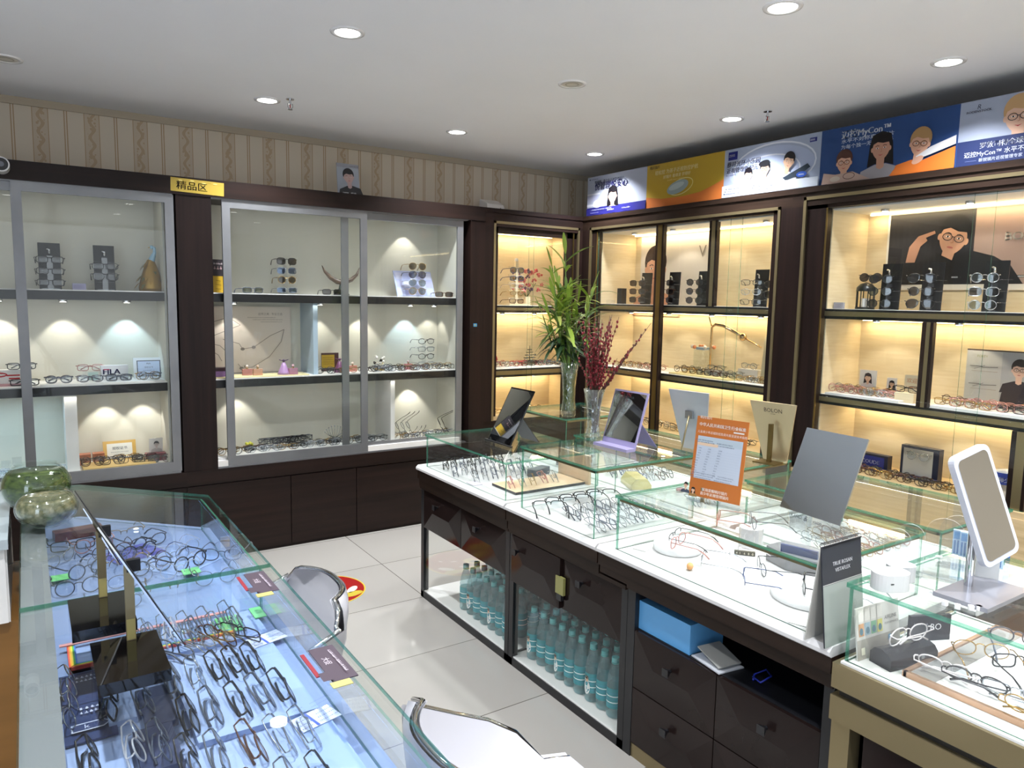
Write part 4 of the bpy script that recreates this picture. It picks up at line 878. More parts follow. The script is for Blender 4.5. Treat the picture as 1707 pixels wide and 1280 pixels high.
# contents of the niche
a = MB(); a.box(0, 0, 0, .16, .235, .10, mat('blue_folder', hexc('5fa4dc'), .4)); solo('blue_box', a, 'light blue cardboard box lying in the open niche of the near drawers', 'box', (1.735, 1.545, .4715), 0)
a = MB(); a.box(0, 0, 0, .10, .13, .004, ink('c9ccd2')); a.box(.01, .015, .006, .1, .12, .010, ink('a9a9a4'), M=Matrix.Rotation(R(14), 4, 'X')); solo('papers', a, 'grey folded papers beside the light blue box in the niche', 'papers', (1.72, 1.41, .4715), -8)
a = MB(); a.tube([(0, 0, .003), (.03, .02, .003), (.06, .0, .02), (.03, -.04, .025), (-.005, -.03, .01), (.01, .01, .006)], .003, ink('1e2f9a'), 6); solo('blue_cable', a, 'coiled dark blue cable in the open niche', 'cable', (1.78, 1.33, .4715))

# ------------------------------------------------------------------ chairs
WL = mat('white_leatherette', hexc('c4c3c8'), .35)
def chair(lb, x, y, rz, h=.78, wd=.44):
    """shell chair facing +x; origin at the floor centre"""
    t = thing('shell_chair', lb, 'chair', (x, y, 0), rz)
    prof = [(.245, .452, .92), (.238, .466, .955), (.20, .474, .97), (.16, .470, .98), (.08, .458, 1), (0, .452, 1), (-.09, .452, 1), (-.16, .468, 1), (-.205, .52, .99), (-.228, .60, .97), (-.245, .68, .95), (-.256, h - .05, .90), (-.261, h - .018, .80), (-.263, h, .62)]
    edge = [(.245, .452), (.16, .482), (.10, .455 + (h - .455) * .31), (.017, .455 + (h - .455) * .50), (-.117, .455 + (h - .455) * .70), (-.155, .455 + (h - .455) * .76), (-.19, .455 + (h - .455) * .83), (-.263, h - .05)]
    def ez(px):
        for (a0, z0), (a1, z1) in zip(edge[:-1], edge[1:]):
            if a1 <= px <= a0: return z0 + (z1 - z0) * (a0 - px) / (a0 - a1)
        return h
    n = 16; vv = []; ff = []
    for (px, pz, s_) in prof:
        for j in range(n + 1):
            u = -1 + 2 * j / n; e_ = abs(u) ** 5; q = max(pz, ez(px)) if px > -.24 else pz
            back = max(0, min(1, (pz - .50) / .2)); vv.append((px + .06 * abs(u) ** 3 * back, u * wd / 2 * s_, pz + (q - pz) * e_))
    m = len(prof)
    for i in range(m - 1):
        for j in range(n): ff.append((i * (n + 1) + j, (i + 1) * (n + 1) + j, (i + 1) * (n + 1) + j + 1, i * (n + 1) + j + 1))
    S = MB(); S.add(vv, ff, WL, True)
    # thickness
    off = []
    for i, (px, pz, s_) in enumerate(prof):
        for j in range(n + 1):
            u = -1 + 2 * j / n; v = vv[i * (n + 1) + j]; k_ = max(0, min(1, (pz - .46) / .1)); e_ = abs(u) ** 5
            off.append((v[0] - .022 * k_, v[1] + (.020 if u > 0 else -.020) * e_ * (1 - k_ * .6), v[2] - .026 * (1 - k_) * (1 - e_)))
    S.add(off, [f[::-1] for f in ff], WL, True)
    part('shell', S, t)
    rim = [vv[i * (n + 1)] for i in range(m)] + [vv[(m - 1) * (n + 1) + j] for j in range(1, n)] + [vv[i * (n + 1) + n] for i in range(m - 1, -1, -1)] + [vv[j] for j in range(n - 1, 0, -1)]
    rim = [(p[0] - (.010 if p[0] < -.2 else 0), p[1] * 1.03, p[2] - (.008 if p[2] <= .5 else 0)) for p in rim]
    E_ = MB(); E_.tube(rim, 0.0065, CHROME, 8, closed=True); part('chrome_rim', E_, t)
    g = MB(); g.cyl(0, 0, .02, .43, .025, CHROME, 16); part('pedestal', g, t)
    g = MB(); g.lathe([(0, .03), (.03, .03), (.19, .012), (.20, 0), (0, 0)], CHROME, 32); part('foot_plate', g, t)
    return t
chair('white shell chair with chrome rim facing the left counter, beside the red floor sticker', .475, 2.07, 180, .75, .46)
chair('white shell chair with chrome rim at the bottom of the picture, nearest the camera', .85, 1.115, 0, .785, .47)

# floor sticker
a = MB(); n = 40; rx = .215
def fl_ell(x, y, r1, r2, col, z, rot=0): a.add([(x + r1 * math.cos(2 * math.pi * i / n) * math.cos(rot) - r2 * math.sin(2 * math.pi * i / n) * math.sin(rot), y + r1 * math.cos(2 * math.pi * i / n) * math.sin(rot) + r2 * math.sin(2 * math.pi * i / n) * math.cos(rot), z) for i in range(n)], [list(range(n))], ink(col, .3))
a.cyl(0, 0, 0, .0012, rx, ink('c9b13c', .3), 40); fl_ell(0, 0, rx * .965, rx * .965, '8e1a18', .0014)
fl_ell(-.09, -.02, .07, .05, 'd6b83a', .0016, .5); fl_ell(-.13, .03, .03, .05, 'b8342a', .0018, .3); fl_ell(-.08, -.03, .03, .02, '2b2a1c', .0018, .3); fl_ell(.13, -.06, .05, .022, 'd9cfc4', .0016, .8); fl_ell(.11, -.12, .06, .03, 'b3a03a', .0016, .2); fl_ell(.03, .03, .02, .006, 'e6ddd2', .0016, .4); fl_ell(.10, .07, .016, .006, 'e6ddd2', .0016, 1.2)
fl_ell(-.02, -.12, .07, .03, 'c9a838', .0016, .1); fl_ell(.02, -.08, .03, .012, 'e6ddd2', .0018, .7)
solo('floor_sticker', a, 'round red and gold festive sticker on the floor behind the white chair', 'sticker', (1.30, 3.76, .0005))

# ------------------------------------------------------------------ things on the island tops
T1, T2, T3 = .9005, .9955, .9255
def easel_mirror(name, lb, x, y, z, rz, w_, h_, tilt, frame, face, backc, cat='mirror', logo=None, logocol='30343a', foot=True):
    """mirror leaning back on a folding stand; faces -y locally"""
    t = thing(name, lb, cat, (x, y, z), rz)
    M_ = Matrix.Translation((0, 0, .004)) @ Matrix.Rotation(R(-tilt), 4, 'X')
    a = MB(); a.rbox(-w_ / 2, -.004, 0, w_ / 2, .004, h_, frame, .0039, 2, M=M_); part('frame', a, t)
    a = MB(); a.box(-w_ / 2 + .008, -.0048, .010 if not foot else .03, w_ / 2 - .008, -.0042, h_ - .008, face, M=M_); part('mirror', a, t)
    if logo:
        A = Art.__new__(Art); MB.__init__(A); A.d = .005; A.rough = .4; A.text(logo, 0, h_ - .034, .016, logocol, 'c', bold=.0002); A.text('—', 0, h_ - .044, .008, logocol, 'c')
        A.v = [tuple(M_ @ Vector(p)) for p in A.v]; part('lettering', A, t)
    s_ = math.sin(R(tilt)); c_ = math.cos(R(tilt))
    by = h_ * .55 * s_; bz = h_ * .55 * c_
    a = MB(); a.add([(-w_ * .32, by + .006, bz), (w_ * .32, by + .006, bz), (w_ * .38, by + .11, 0), (-w_ * .38, by + .11, 0), (-w_ * .32, by + .010, bz), (w_ * .32, by + .010, bz), (w_ * .38, by + .114, 0), (-w_ * .38, by + .114, 0)], [(0, 1, 2, 3), (7, 6, 5, 4), (0, 4, 5, 1), (1, 5, 6, 2), (2, 6, 7, 3), (3, 7, 4, 0)], backc); part('back_stand', a, t)
    return t
em = easel_mirror('table_mirror', 'black tilted table mirror on the far low showcase', 1.91, 2.975, T1, -90, .205, .29, 28, BLACKA, MIRR, BLACKP)
part('foot_bar', MB().box(-.12, -.012, 0, .12, .0, .006, BLACKP), em)
PUR = mat('lilac_frame', hexc('9a92b8'), .35)
em = easel_mirror('table_mirror', 'lilac-framed folding table mirror beside the berry vase', 2.045, 2.262, T2, -88, .20, .24, 17, PUR, MIRR, mat('lilac_back', hexc('6d6590'), .5), logo='QINAIR')
part('base_lip', MB().box(-.10, -.05, 0, .10, .0, .012, PUR), em)
BLUEM = mat('blue_grey_mirror', (0.74, 0.82, 0.90), 0.03, 1.0)
# tall frameless mirror on acrylic stand
t = thing('table_mirror', 'tall frameless grey mirror on a clear stand, on the long low showcase', 'mirror', (1.93, 1.29, T3), -96)
M_ = Matrix.Translation((0, 0, .012)) @ Matrix.Rotation(R(-22), 4, 'X')
part('mirror', MB().box(-.11, -.003, .035, .11, .001, .30, BLUEM, M=M_), t)
a = MB(); a.box(-.11, .0015, .0, .11, .004, .30, ACRYL, M=M_); part('acrylic_back', a, t)
a = Art.__new__(Art); MB.__init__(a); a.d = .003; a.rough = .4; a.text('KANO', -.06, .018, .014, '3b3f46'); a.text('&', -.012, .016, .024, '3b3f46'); a.text('vision', .02, .018, .014, '3b3f46')
a.v = [tuple(M_ @ Vector(p)) for p in a.v]; part('lettering', a, t)
a = MB(); a.box(-.10, -.035, 0, .10, .105, .012, ACRYL); a.add([(-.06, .02, .012), (.06, .02, .012), (.06, .10, .012), (-.06, .10, .012), (-.06, .05, .12), (.06, .05, .12)], [(0, 3, 2, 1), (0, 1, 5, 4), (1, 2, 5), (2, 3, 4, 5), (3, 0, 4)], ACRYL); part('acrylic_stand', a, t)
# back of two mirrors standing in the second row
t = thing('table_mirror', 'tapered pale grey mirror back standing behind the orange sign', 'mirror', (2.57, 2.32, T3), 97)
M_ = Matrix.Rotation(R(-13), 4, 'X')
part('mirror_plate', MB().xz([(-.065, .0), (.065, .0), (.11, .285), (-.11, .285)], -.003, .003, mat('pale_grey_metal', hexc('b4b8bf'), .25, .35), M=M_), t)
part('support_rod', MB().tube([(0, .05, .17), (0, .10, 0)], .004, BRASS), t); part('hinge', MB().box(-.02, .033, .15, .02, .055, .185, SILVER), t)
t = thing('table_mirror', 'tapered champagne mirror back with dark lettering beside the right cabinets', 'mirror', (2.84, 2.00, .70), 118)
t.location = (2.72, 1.905, .9255)
M_ = Matrix.Rotation(R(-10), 4, 'X'); t.location = (2.69, 1.965, .9255); t.rotation_euler = (0, 0, R(97))
CH = mat('champagne_metal', hexc('c4b28e'), .28, .55)
part('mirror_plate', MB().xz([(-.055, .0), (.055, .0), (.108, .265), (-.108, .265)], -.003, .003, CH, M=M_), t)
a = Art.__new__(Art); MB.__init__(a); a.d = .0035; a.rough = .4; a.text('BOLON', 0, .222, .025, '3a3128', 'c'); a.text('EYEWEAR', 0, .213, .005, '3a3128', 'c'); a.v = [tuple(M_ @ (Matrix.Rotation(math.pi, 4, 'Z') @ Vector(p))) for p in a.v]; part('lettering', a, t)
part('post', MB().box(-.012, .05, .0, .004, .066, .17, BRASSD), t); part('foot', MB().box(-.05, .02, 0, .05, .10, .006, BRASSD), t)

# orange information sign
t = thing('information_sign', 'orange printed sign with a pale table of figures on a clear stand', 'sign', (1.905, 1.625, T3), -78)
W_, H_ = .19, .275
a = Art(W_, H_, 'c4702f', .003)
a.text('明月镜片', .012, .268, .0115, 'f4ece2', bold=.0002); a.text('中华人民共和国卫生行业标准', .012, .243, .0135, 'f7efe6', sx=.98, bold=.0003); a.rect(W_ - .05, .232, W_ - .012, .237, 'eadfd6'); a.text('儿童青少年近视防控及屈光度适宜技术指南', .008, .219, .0098, 'f0e2d6', sx=.98)
a.rect(.012, .062, W_ - .012, .208, 'c3cbd8'); a.rect(.014, .183, W_ - .014, .206, 'b9c6cf'); a.rect(.014, .176, .09, .186, 'e3c5a8')
for k in range(11):
    z = .165 - k * .0085; a.rect(.014, z - .0022, W_ - .014, z - .0018, 'b2bccb')
    for xx in (.02, .055, .095): a.scribble(xx, z, xx + .012, .0035, '6f7b90', k * 3 + int(xx * 100))
for k in range(3): a.scribble(.02, .083 - k * .006, .11, .003, '5c6880', k + 40); a.scribble(.12, .083 - k * .006, .18, .003, '5c6880', k + 50)
for k in range(2): a.scribble(.045, .19 + k * .007, .11, .004, '54617a', k + 60); a.scribble(.125, .185 + k * .008, .185, .004, '54617a', k + 64)
a.face(.032, .04, .014, shirt='4a4f5c'); a.face(.062, .030, .012, shirt='9c7a4a', long=True)
a.text('家用爱眼明月镜片', .095, .035, .0115, 'f7efe6', bold=.0003); a.text('青少年近视管理镜片', .09, .022, .0115, 'f7efe6', bold=.0003); a.scribble(.12, .010, .15, .005, 'f0e2d6', 8)
M_ = Matrix.Translation((-W_ / 2, 0, .018)) @ Matrix.Rotation(R(-8), 4, 'X'); a.v = [tuple(M_ @ Vector(p)) for p in a.v]; part('printed_board', a, t)
a = MB(); a.box(-.10, -.012, 0, .10, .012, .004, ACRYL); a.box(-.10, -.008, .004, .10, -.005, .022, ACRYL); part('acrylic_foot', a, t); part('brass_peg', MB().box(-.05, .003, 0, -.038, .010, .05, BRASS), t)

# vases
VG = thin('cut_crystal', (.93, .96, .95), .10, .8, .02)
nt = VG.node_tree; mpx = coords(VG, (90, 90, 40)); wv_ = nt.nodes.new('ShaderNodeTexVoronoi'); wv_.inputs['Scale'].default_value = 1.0; nt.links.new(mpx.outputs[0], wv_.inputs[0]); bp_ = nt.nodes.new('ShaderNodeBump'); bp_.inputs['Strength'].default_value = .9; bp_.inputs['Distance'].default_value = .004
nt.links.new(wv_.outputs['Distance'], bp_.inputs['Height']); [nt.links.new(bp_.outputs[0], n_.inputs['Normal']) for n_ in nt.nodes if n_.type in ('BSDF_GLOSSY', 'LAYER_WEIGHT')]
def vase(t, h_, r0, r1, r2, r3):
    a = MB(); rib = lambda i, z: .05 * (1 if i % 2 else -1)
    pr = [(r0 * .9, 0), (r0, .008), (r0 * .98, h_ * .14), (r1, h_ * .32), (r2, h_ * .7), (r3, h_), (r3 * .95, h_), (r2 * .92, h_ * .7), (r1 * .9, h_ * .32), (r0 * .85, h_ * .13), (0, h_ * .12)]
    a.lathe(pr, VG, 28, rib=rib); a.cyl(0, 0, 0, .001, r0 * .9, VG, 28); part('vase', a, t)
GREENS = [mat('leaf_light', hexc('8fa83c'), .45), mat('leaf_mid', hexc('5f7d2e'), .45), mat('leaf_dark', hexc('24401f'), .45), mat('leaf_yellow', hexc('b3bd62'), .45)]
def leaf(mb, base, d, l_, w_, m_, droop=.5):
    d = Vector(d).normalized(); side = d.cross(Vector((0, 0, 1))); side = side.normalized() if side.length > .01 else Vector((1, 0, 0)); P = []; p = Vector(base); n = 6
    for i in range(n + 1):
        u = i / n; ww = w_ * math.sin(math.pi * (u * .88 + .06)) ** .8; P.append((p + side * ww / 2 + Vector((0, 0, ww * .12)), p.copy(), p - side * ww / 2 + Vector((0, 0, ww * .12))))
        p = p + d * l_ / n; d = (d + Vector((0, 0, -droop / n))).normalized()
    vv = [q for tr in P for q in tr]; ff = []
    for i in range(n): ff += [(3 * i, 3 * i + 1, 3 * i + 4, 3 * i + 3), (3 * i + 1, 3 * i + 2, 3 * i + 5, 3 * i + 4)]
    mb.add(vv, ff, m_, True)
t = thing('bamboo_vase', 'cut crystal vase filled with green pebbly water for the bamboo, in the back row', 'vase', (2.37, 3.02, .996)); vase(t, .285, .037, .030, .036, .046)
a = MB(); a.lathe([(0, .03), (.031, .03), (.0265, .09), (.031, .20), (.034, .225), (0, .225)], grained('green_water', hexc('3f4a20'), hexc('68702f'), (120, 120, 60), .3), 20); part('water', a, t)
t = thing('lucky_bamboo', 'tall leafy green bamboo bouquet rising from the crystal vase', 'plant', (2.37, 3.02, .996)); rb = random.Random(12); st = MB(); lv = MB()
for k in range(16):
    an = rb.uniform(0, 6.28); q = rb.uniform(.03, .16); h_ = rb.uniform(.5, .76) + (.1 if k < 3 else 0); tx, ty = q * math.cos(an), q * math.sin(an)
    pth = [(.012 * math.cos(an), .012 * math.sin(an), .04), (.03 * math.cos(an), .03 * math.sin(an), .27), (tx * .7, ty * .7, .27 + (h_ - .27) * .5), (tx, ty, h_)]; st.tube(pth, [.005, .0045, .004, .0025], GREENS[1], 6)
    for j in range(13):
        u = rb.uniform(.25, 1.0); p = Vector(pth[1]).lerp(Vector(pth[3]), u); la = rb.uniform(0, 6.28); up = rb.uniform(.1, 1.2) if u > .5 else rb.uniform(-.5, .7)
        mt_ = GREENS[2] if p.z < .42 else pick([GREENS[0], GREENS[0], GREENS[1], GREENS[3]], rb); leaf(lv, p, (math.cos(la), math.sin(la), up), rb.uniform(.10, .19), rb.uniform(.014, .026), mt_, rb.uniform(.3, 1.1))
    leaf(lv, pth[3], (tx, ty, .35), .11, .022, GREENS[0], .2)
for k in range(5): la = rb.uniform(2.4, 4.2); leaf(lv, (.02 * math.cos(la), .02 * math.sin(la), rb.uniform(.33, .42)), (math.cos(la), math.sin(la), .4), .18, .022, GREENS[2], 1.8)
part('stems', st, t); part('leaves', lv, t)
t = thing('berry_vase', 'cut crystal vase for the red berry twigs, on the tallest front showcase', 'vase', (2.01, 2.385, .996)); vase(t, .235, .034, .024, .030, .044)
t = thing('berry_twigs', 'bunch of dark red berry twigs standing in the front crystal vase', 'plant', (2.01, 2.385, .996)); rb = random.Random(4); st = MB(); br_ = MB(); RED = mat('berry_red', hexc('7c1420'), .4); TW = mat('twig_brown', hexc('4a3220'), .6); RD2 = mat('berry_dark', hexc('4a1216'), .4)
for k in range(46):
    an = rb.uniform(-1.6, 1.6) if k % 3 else rb.uniform(0, 6.28); q = rb.uniform(.01, .10); h_ = rb.uniform(.36, .55); ex = q * math.cos(an) * 1.0; ey = -q * math.sin(an)
    if k < 5: q = .2; ex = .10 + .02 * k; ey = -.10 - .01 * k; h_ = .40 + .03 * k
    pth = [(ex * .05, ey * .05, .045), (ex * .15, ey * .15, .22), (ex * .6, ey * .6, .22 + (h_ - .22) * .55), (ex, ey, h_)]; st.tube(pth, [.0018, .0017, .0014, .001], TW, 5)
    nb = rb.randint(9, 14)
    for j in range(nb):
        u = .12 + .88 * j / nb; p = Vector(pth[1]).lerp(Vector(pth[2]), u / .55) if u < .55 else Vector(pth[2]).lerp(Vector(pth[3]), (u - .55) / .45)
        o_ = rb.uniform(0, 6.28); br_.ball((p.x + .004 * math.cos(o_), p.y + .004 * math.sin(o_), p.z), rb.uniform(.0038, .0058), RED if k > 6 or j % 2 else RD2, 6, (1, 1, 1.35))
part('stems', st, t); part('berries', br_, t)

# calendar between the showcases
t = thing('desk_calendar', 'tall black spiral desk calendar standing between the near showcases', 'calendar', (1.665, 1.035, .7285), 0)
a = Art(.175, .262, '2a2b33', .003); a.text('TRUE ROSAN', .045, .205, .0145, 'd6d6da', bold=.0003); a.text('VISTAFLEX', .055, .188, .014, 'd6d6da', bold=.0003); a.rect(0, .160, .175, .162, 'b9b9b4'); a.rect(0, 0, .175, .159, '8f9690')
M_ = Matrix.Rotation(R(-6.2), 4, 'X'); a.v = [tuple(M_ @ Vector((p[0], p[1], p[2]))) for p in a.v]; part('front_leaf', a, t)
a = Art(.175, .262, 'b9b7b0', .003); M_ = Matrix.Translation((0, .057, 0)) @ Matrix.Rotation(R(6.2), 4, 'X'); a.v = [tuple(M_ @ Vector(p)) for p in a.v]; part('back_leaf', a, t)
a = MB()
for k in range(26): cx = .006 + k * .0065; a.tube([(cx, .030 + .007 * math.cos(j), .262 + .007 * math.sin(j)) for j in [i * math.pi / 4 for i in range(8)]], .001, BLACKM, 4, closed=True)
part('spiral', a, t)

# ------------------------------------------------------------------ on the brass corner counter
ZB = .9205
t = thing('stand_mirror', 'large white-framed mirror on a chrome post with square base at the right', 'mirror', (1.885, .775, ZB), 0)
part('base_plate', MB().box(-.115, -.06, 0, .10, .06, .010, mat('grey_metal_base', hexc('9c9ca4'), .2, .5)), t)
part('post', MB().cyl(0, .034, .010, .19, .010, CHROME, 16), t)
def rr_pts(w_, h_, r_, cx=0, cz=0):
    P = []
    for x_, z_, a0 in ((w_ / 2 - r_, h_ - r_, 0), (-w_ / 2 + r_, h_ - r_, 90), (-w_ / 2 + r_, r_, 180), (w_ / 2 - r_, r_, 270)):
        for k in range(6): an = R(a0 + 90 * k / 5); P.append((cx + x_ + r_ * math.cos(an), cz + z_ + r_ * math.sin(an)))
    return P
Wv = Vector((.1145, -.019, .031)).normalized(); Hv = Vector((-.0565, .069, .254)); Hv = (Hv - Wv * Hv.dot(Wv)).normalized(); Nv = Hv.cross(Wv).normalized()
M_ = Matrix((Wv, Nv, Hv)).transposed().to_4x4()
M_.translation = Vector((.012, .020, .2125)) - Hv * .1375
part('frame', MB().xz(rr_pts(.128, .275, .020), -.006, .010, mat('pale_frame', hexc('c6c8d2'), .3), M=M_), t)
part('mirror', MB().xz(rr_pts(.106, .251, .015, 0, .012), -.0072, -.0062, MIRR, M=M_), t)
slab('base_block', 'clear acrylic block under the square mirror base', 'display riser', 1.86, .70, ZB, .02, .02, .004, ACRYL)
def arch(lb, x, y, rz, r_, h_):
    t = thing('acrylic_arch', lb, 'display stand', (x, y, ZB), rz); a = MB(); P = [(-r_, 0)] + [(r_ * math.cos(R(180 - 180 * k / 16)), h_ - r_ + r_ * math.sin(R(180 - 180 * k / 16))) for k in range(17)] + [(r_, 0)]
    a.xz(P, -.0015, .0015, ACRYL, side=thin('acrylic_edge', (.8, .85, .86), .3, .6, body=(.85, .88, .88), bodymix=.4)); part('arch_plate', a, t); part('foot', MB().box(-r_, -.03, 0, r_, .03, .002, ACRYL), t); return t
AR = 'clear acrylic arch plate on the brass corner counter, '
arch(AR + 'nearest the calendar', 1.765, .925, -70, .030, .14); arch(AR + 'second from the calendar', 1.865, .945, -70, .033, .13); arch(AR + 'tallest in the middle', 1.905, .88, -70, .045, .155); arch(AR + 'beside the blue lens boxes', 2.02, .90, -70, .045, .14)
c_ = MB(); c_.rbox(-.045, -.032, 0, .045, .032, .042, mat('white_matte_box', hexc('cfcfcd'), .5), .031, 6); c_.box(-.02, -.0325, .02, -.012, -.032, .023, ink('222222')); solo('round_white_box', c_, 'rounded white box with a small slot beside the calendar', 'box', (1.725, .915, ZB), -25)
c_ = MB(); c_.rbox(-.035, -.025, 0, .035, .025, .04, ink('c8c9c8'), .024, 5); solo('round_white_box', c_, 'smaller rounded pale box behind the slotted white box', 'box', (1.80, .93, ZB), -25)
for i in range(6):
    a = Art(.035, .07, 'b9d3e6', .009); a.rect(.003, .045, .032, .066, '6d9fd0'); 
    for k in range(4): a.rect(.004 + k * .0075, .004, .008 + k * .0075, .042, '5d83b4')
    solo('lens_box', a, f'blue striped contact lens box, {ordi(i)} from the camera in the row of lens boxes', 'box', (2.10 + i * .004, .86 + i * .02, ZB), -70, 'contact lens boxes')
a = Art(.05, .09, '2f5fa8', .02); a.ell(.022, .05, .012, .03, '5fa0d8'); a.ell(.03, .04, .008, .02, 'c2503c'); solo('lens_box', a, 'dark blue lens box with a red and blue swirl behind the striped boxes', 'box', (2.20, .90, ZB), -60)
for i, (x, y) in enumerate([(1.735, .79), (1.74, .765), (1.76, .745), (1.775, .735)]):
    b2 = MB(); b2.rbox(-.006, -.006, 0, .006, .006, .010, WHITEG, .003, 2); solo('lens_vial', b2, f'tiny white plastic vial on the near glass edge, {ordi(i)} from the calendar', 'vial', (x, y, ZB), 20 * i, 'tiny white vials')
a = MB()
for i in range(7):
    for j in range(3): a.ball((i * .009, j * .008, .004), .003, ink('eef0f0', .2), 6)
a.box(-.005, -.006, 0, .06, .022, .0015, ACRYL); solo('bead_tray', a, 'small acrylic card dotted with white beads on the brass corner counter', 'tray', (1.775, .83, ZB), -28)
a = Art(.05, .08, 'e9e9e6', .02); a.text('JINS', .008, .05, .012, '888888'); solo('paper_cup', a, 'white printed box with grey emblem behind the round pale boxes', 'box', (1.965, .83, ZB), -60)
# blue cup sign and picture frame further back
t = thing('cup_sign', 'blue round display drum with white characters on a white stand', 'sign', (2.95, 1.12, .80)); t.location = (3.85, 1.53, .69)
a = MB(); a.cyl(0, 0, 0, .09, .03, WHITE, 20); part('stand', a, t); a = MB(); a.cyl(0, 0, .09, .145, .055, ink('3c4ea6', .3), 28); a.lathe([(.055, .145), (.05, .150), (0, .158)], WHITEG, 28); part('drum', a, t)
for i, ch in enumerate('近理师少年'):
    A = Art.__new__(Art); MB.__init__(A); A.d = 0; A.rough = .4; A.text(ch, 0, .103, .026, 'f0f0f4', 'c', bold=.0004); an = R(-128 + i * -26 + 0); A.v = [tuple(Matrix.Rotation(R(-90 - 52 + i * 26), 4, 'Z') @ Vector((p[0], p[1] - .0555, p[2]))) for p in A.v]; part('character', A, t)

# ------------------------------------------------------------------ on the left counter
def post_mirror(lb, bx, by, px, py, n, w_, l_, c0):
    t = thing('table_mirror', lb, 'mirror', (bx, by, .8605))
    part('base', MB().box(-.062, -.098, 0, .062, .098, .024, BLACKA), t)
    dx, dy = px - bx, py - by
    part('post', MB().box(dx - .009, dy - .005, .024, dx + .009, dy + .005, .185, BRASS), t)
    part('label_strip', MB().box(dx - .008, dy - .0056, .026, dx + .008, dy - .005, .07, ink('b6a86a')), t)
    nv = Vector(n).normalized(); h_ = nv.cross(Vector((0, 0, 1))).normalized(); s_ = h_.cross(nv).normalized()
    if s_.z < 0: s_ = -s_
    Mx = Matrix((h_, s_, nv)).transposed().to_4x4(); Mx.translation = Vector((dx, dy, .185)) + nv * -.004 + s_ * c0
    part('mirror', MB().box(-w_ / 2, -l_ / 2, -.0015, w_ / 2, l_ / 2, .0015, MIRR, M=Mx), t); part('mirror_back', MB().box(-w_ / 2, -l_ / 2, .0018, w_ / 2, l_ / 2, .0035, BLACKP, M=Mx), t)
    part('clip', MB().box(dx - .004, dy - .006, .17, dx + .022, dy + .006, .195, BLACKM), t)
post_mirror('front edge-on table mirror on brass post with glossy black square base, left counter', .140, 1.565, .152, 1.640, (.884, .069, .462), .30, .30, .0)
post_mirror('rear edge-on table mirror on brass post with glossy black square base, left counter', .112, 1.835, .122, 1.915, (.909, .051, .413), .10, .16, .0)
BWG = thin('bowl_glass', (.93, .97, .95), .06, .85)
WAT = grained('weedy_water', hexc('1d3314'), hexc('5b6b34'), (45, 45, 90), .15, detail=8, coat=0.3); PEB = grained('pebble_water', hexc('3c4624'), hexc('9a9272'), (60, 60, 60), .2, detail=8, coat=1.0)
def bowl(lb, x, y, R0, h_, zw, mt_):
    t = thing('fish_bowl', lb, 'fish bowl', (x, y, .8605)); pr = []
    for k in range(15):
        a = R(-62 + 118 * k / 14); pr.append((R0 * math.cos(a), h_ * .47 + h_ * .53 * math.sin(a)))
    pr = [(0, pr[0][1])] + pr + [(pr[-1][0] + .004, pr[-1][1] + .004)]
    a = MB(); a.lathe(pr, BWG, 36); part('glass_bowl', a, t)
    iw = [(max(0, r_ - .004), z_ + .003) for r_, z_ in pr if z_ < zw]; a = MB(); a.lathe(iw + [(iw[-1][0], zw), (0, zw)], mt_, 32); part('water', a, t)
bowl('large glass fish bowl with dark green weedy water at the left of the left counter', .005, 2.93, .105, .168, .13, WAT)
bowl('smaller glass fish bowl with brownish pebbly water in front of the large bowl', .028, 2.70, .088, .122, .092, PEB)
BANNER_DIM[0] = 0.62
# ------------------------------------------------------------------ banners along the top of the right cabinets
def banner(a, lb, y0, z0=2.262):
    o = link('poster', a.mesh('poster')); o.rotation_euler = (0, 0, R(-90)); o.location = (3.70, y0, z0); return tag(o, lb, 'poster', 'banners above the right cabinets')
H_ = .292
a = Art(.655, H_, 'b4bacc'); a.rect(0, 0, .655, .06, '2c2a78')
a.rect(0, .10, .13, .15, 'b4b6d0'); a.rect(0, .155, .15, .165, 'dcdce8'); a.rect(.0, .07, .10, .085, 'dcdce8'); a.ell(.12, .085, .05, .03, 'dedfe6')
a.ell(.028, .272, .006, .006, '2a2a3c'); a.scribble(.04, .268, .13, .007, '55566e', 2); a.text('悦视瞳 · 青少年近视管理镜片', .09, .236, .026, '23233a', bold=.0006); a.text('悦管理悦安心', .09, .190, .062, '2b2a68', shear=.15, bold=.0014)
a.face(.30, .125, .088, skin='ecc4ac', hair='17141a', shirt='d9d6ec', long=True); a.rect(0, 0, .655, .052, '2c2a78')
a.scribble(.06, .036, .30, .008, 'b7b8dc', 5); a.scribble(.06, .014, .16, .007, '8f90c8', 6); a.scribble(.26, .022, .34, .010, 'd0d0ea', 7); a.scribble(.42, .022, .52, .010, 'd0d0ea', 8)
banner(a, 'pale banner with a smiling dark-haired child and bold blue characters, nearest the corner', 4.548)
a = Art(.69, H_, 'c2a034'); a.put([(0, 0), (.69, 0), (.69, .12), (.60, .09), (.5, .062), (.35, .05), (.15, .052), (0, .075)], 'd87a3a')
a.text('明月镜片', .03, .262, .024, '4a3c28', bold=.0005); a.text('轻松控 为孩子近视防控护航', .08, .220, .032, 'efe0b0', shear=.1); a.text('好镜片 看得清 学得好', .16, .186, .026, 'efe0b0', shear=.1); a.scribble(.2, .165, .36, .012, 'e3c070', 3)
a.ring(.33, .115, .11, .052, .006, 'e8d890', rot=12); a.ell(.30, .115, .098, .042, '9aa8a8', rot=12); a.ell(.29, .122, .07, .02, 'b6c2c2', rot=12)
banner(a, 'yellow and orange banner with a grey oval lens', 3.892)
a = Art(.672, H_, 'aab4ca')
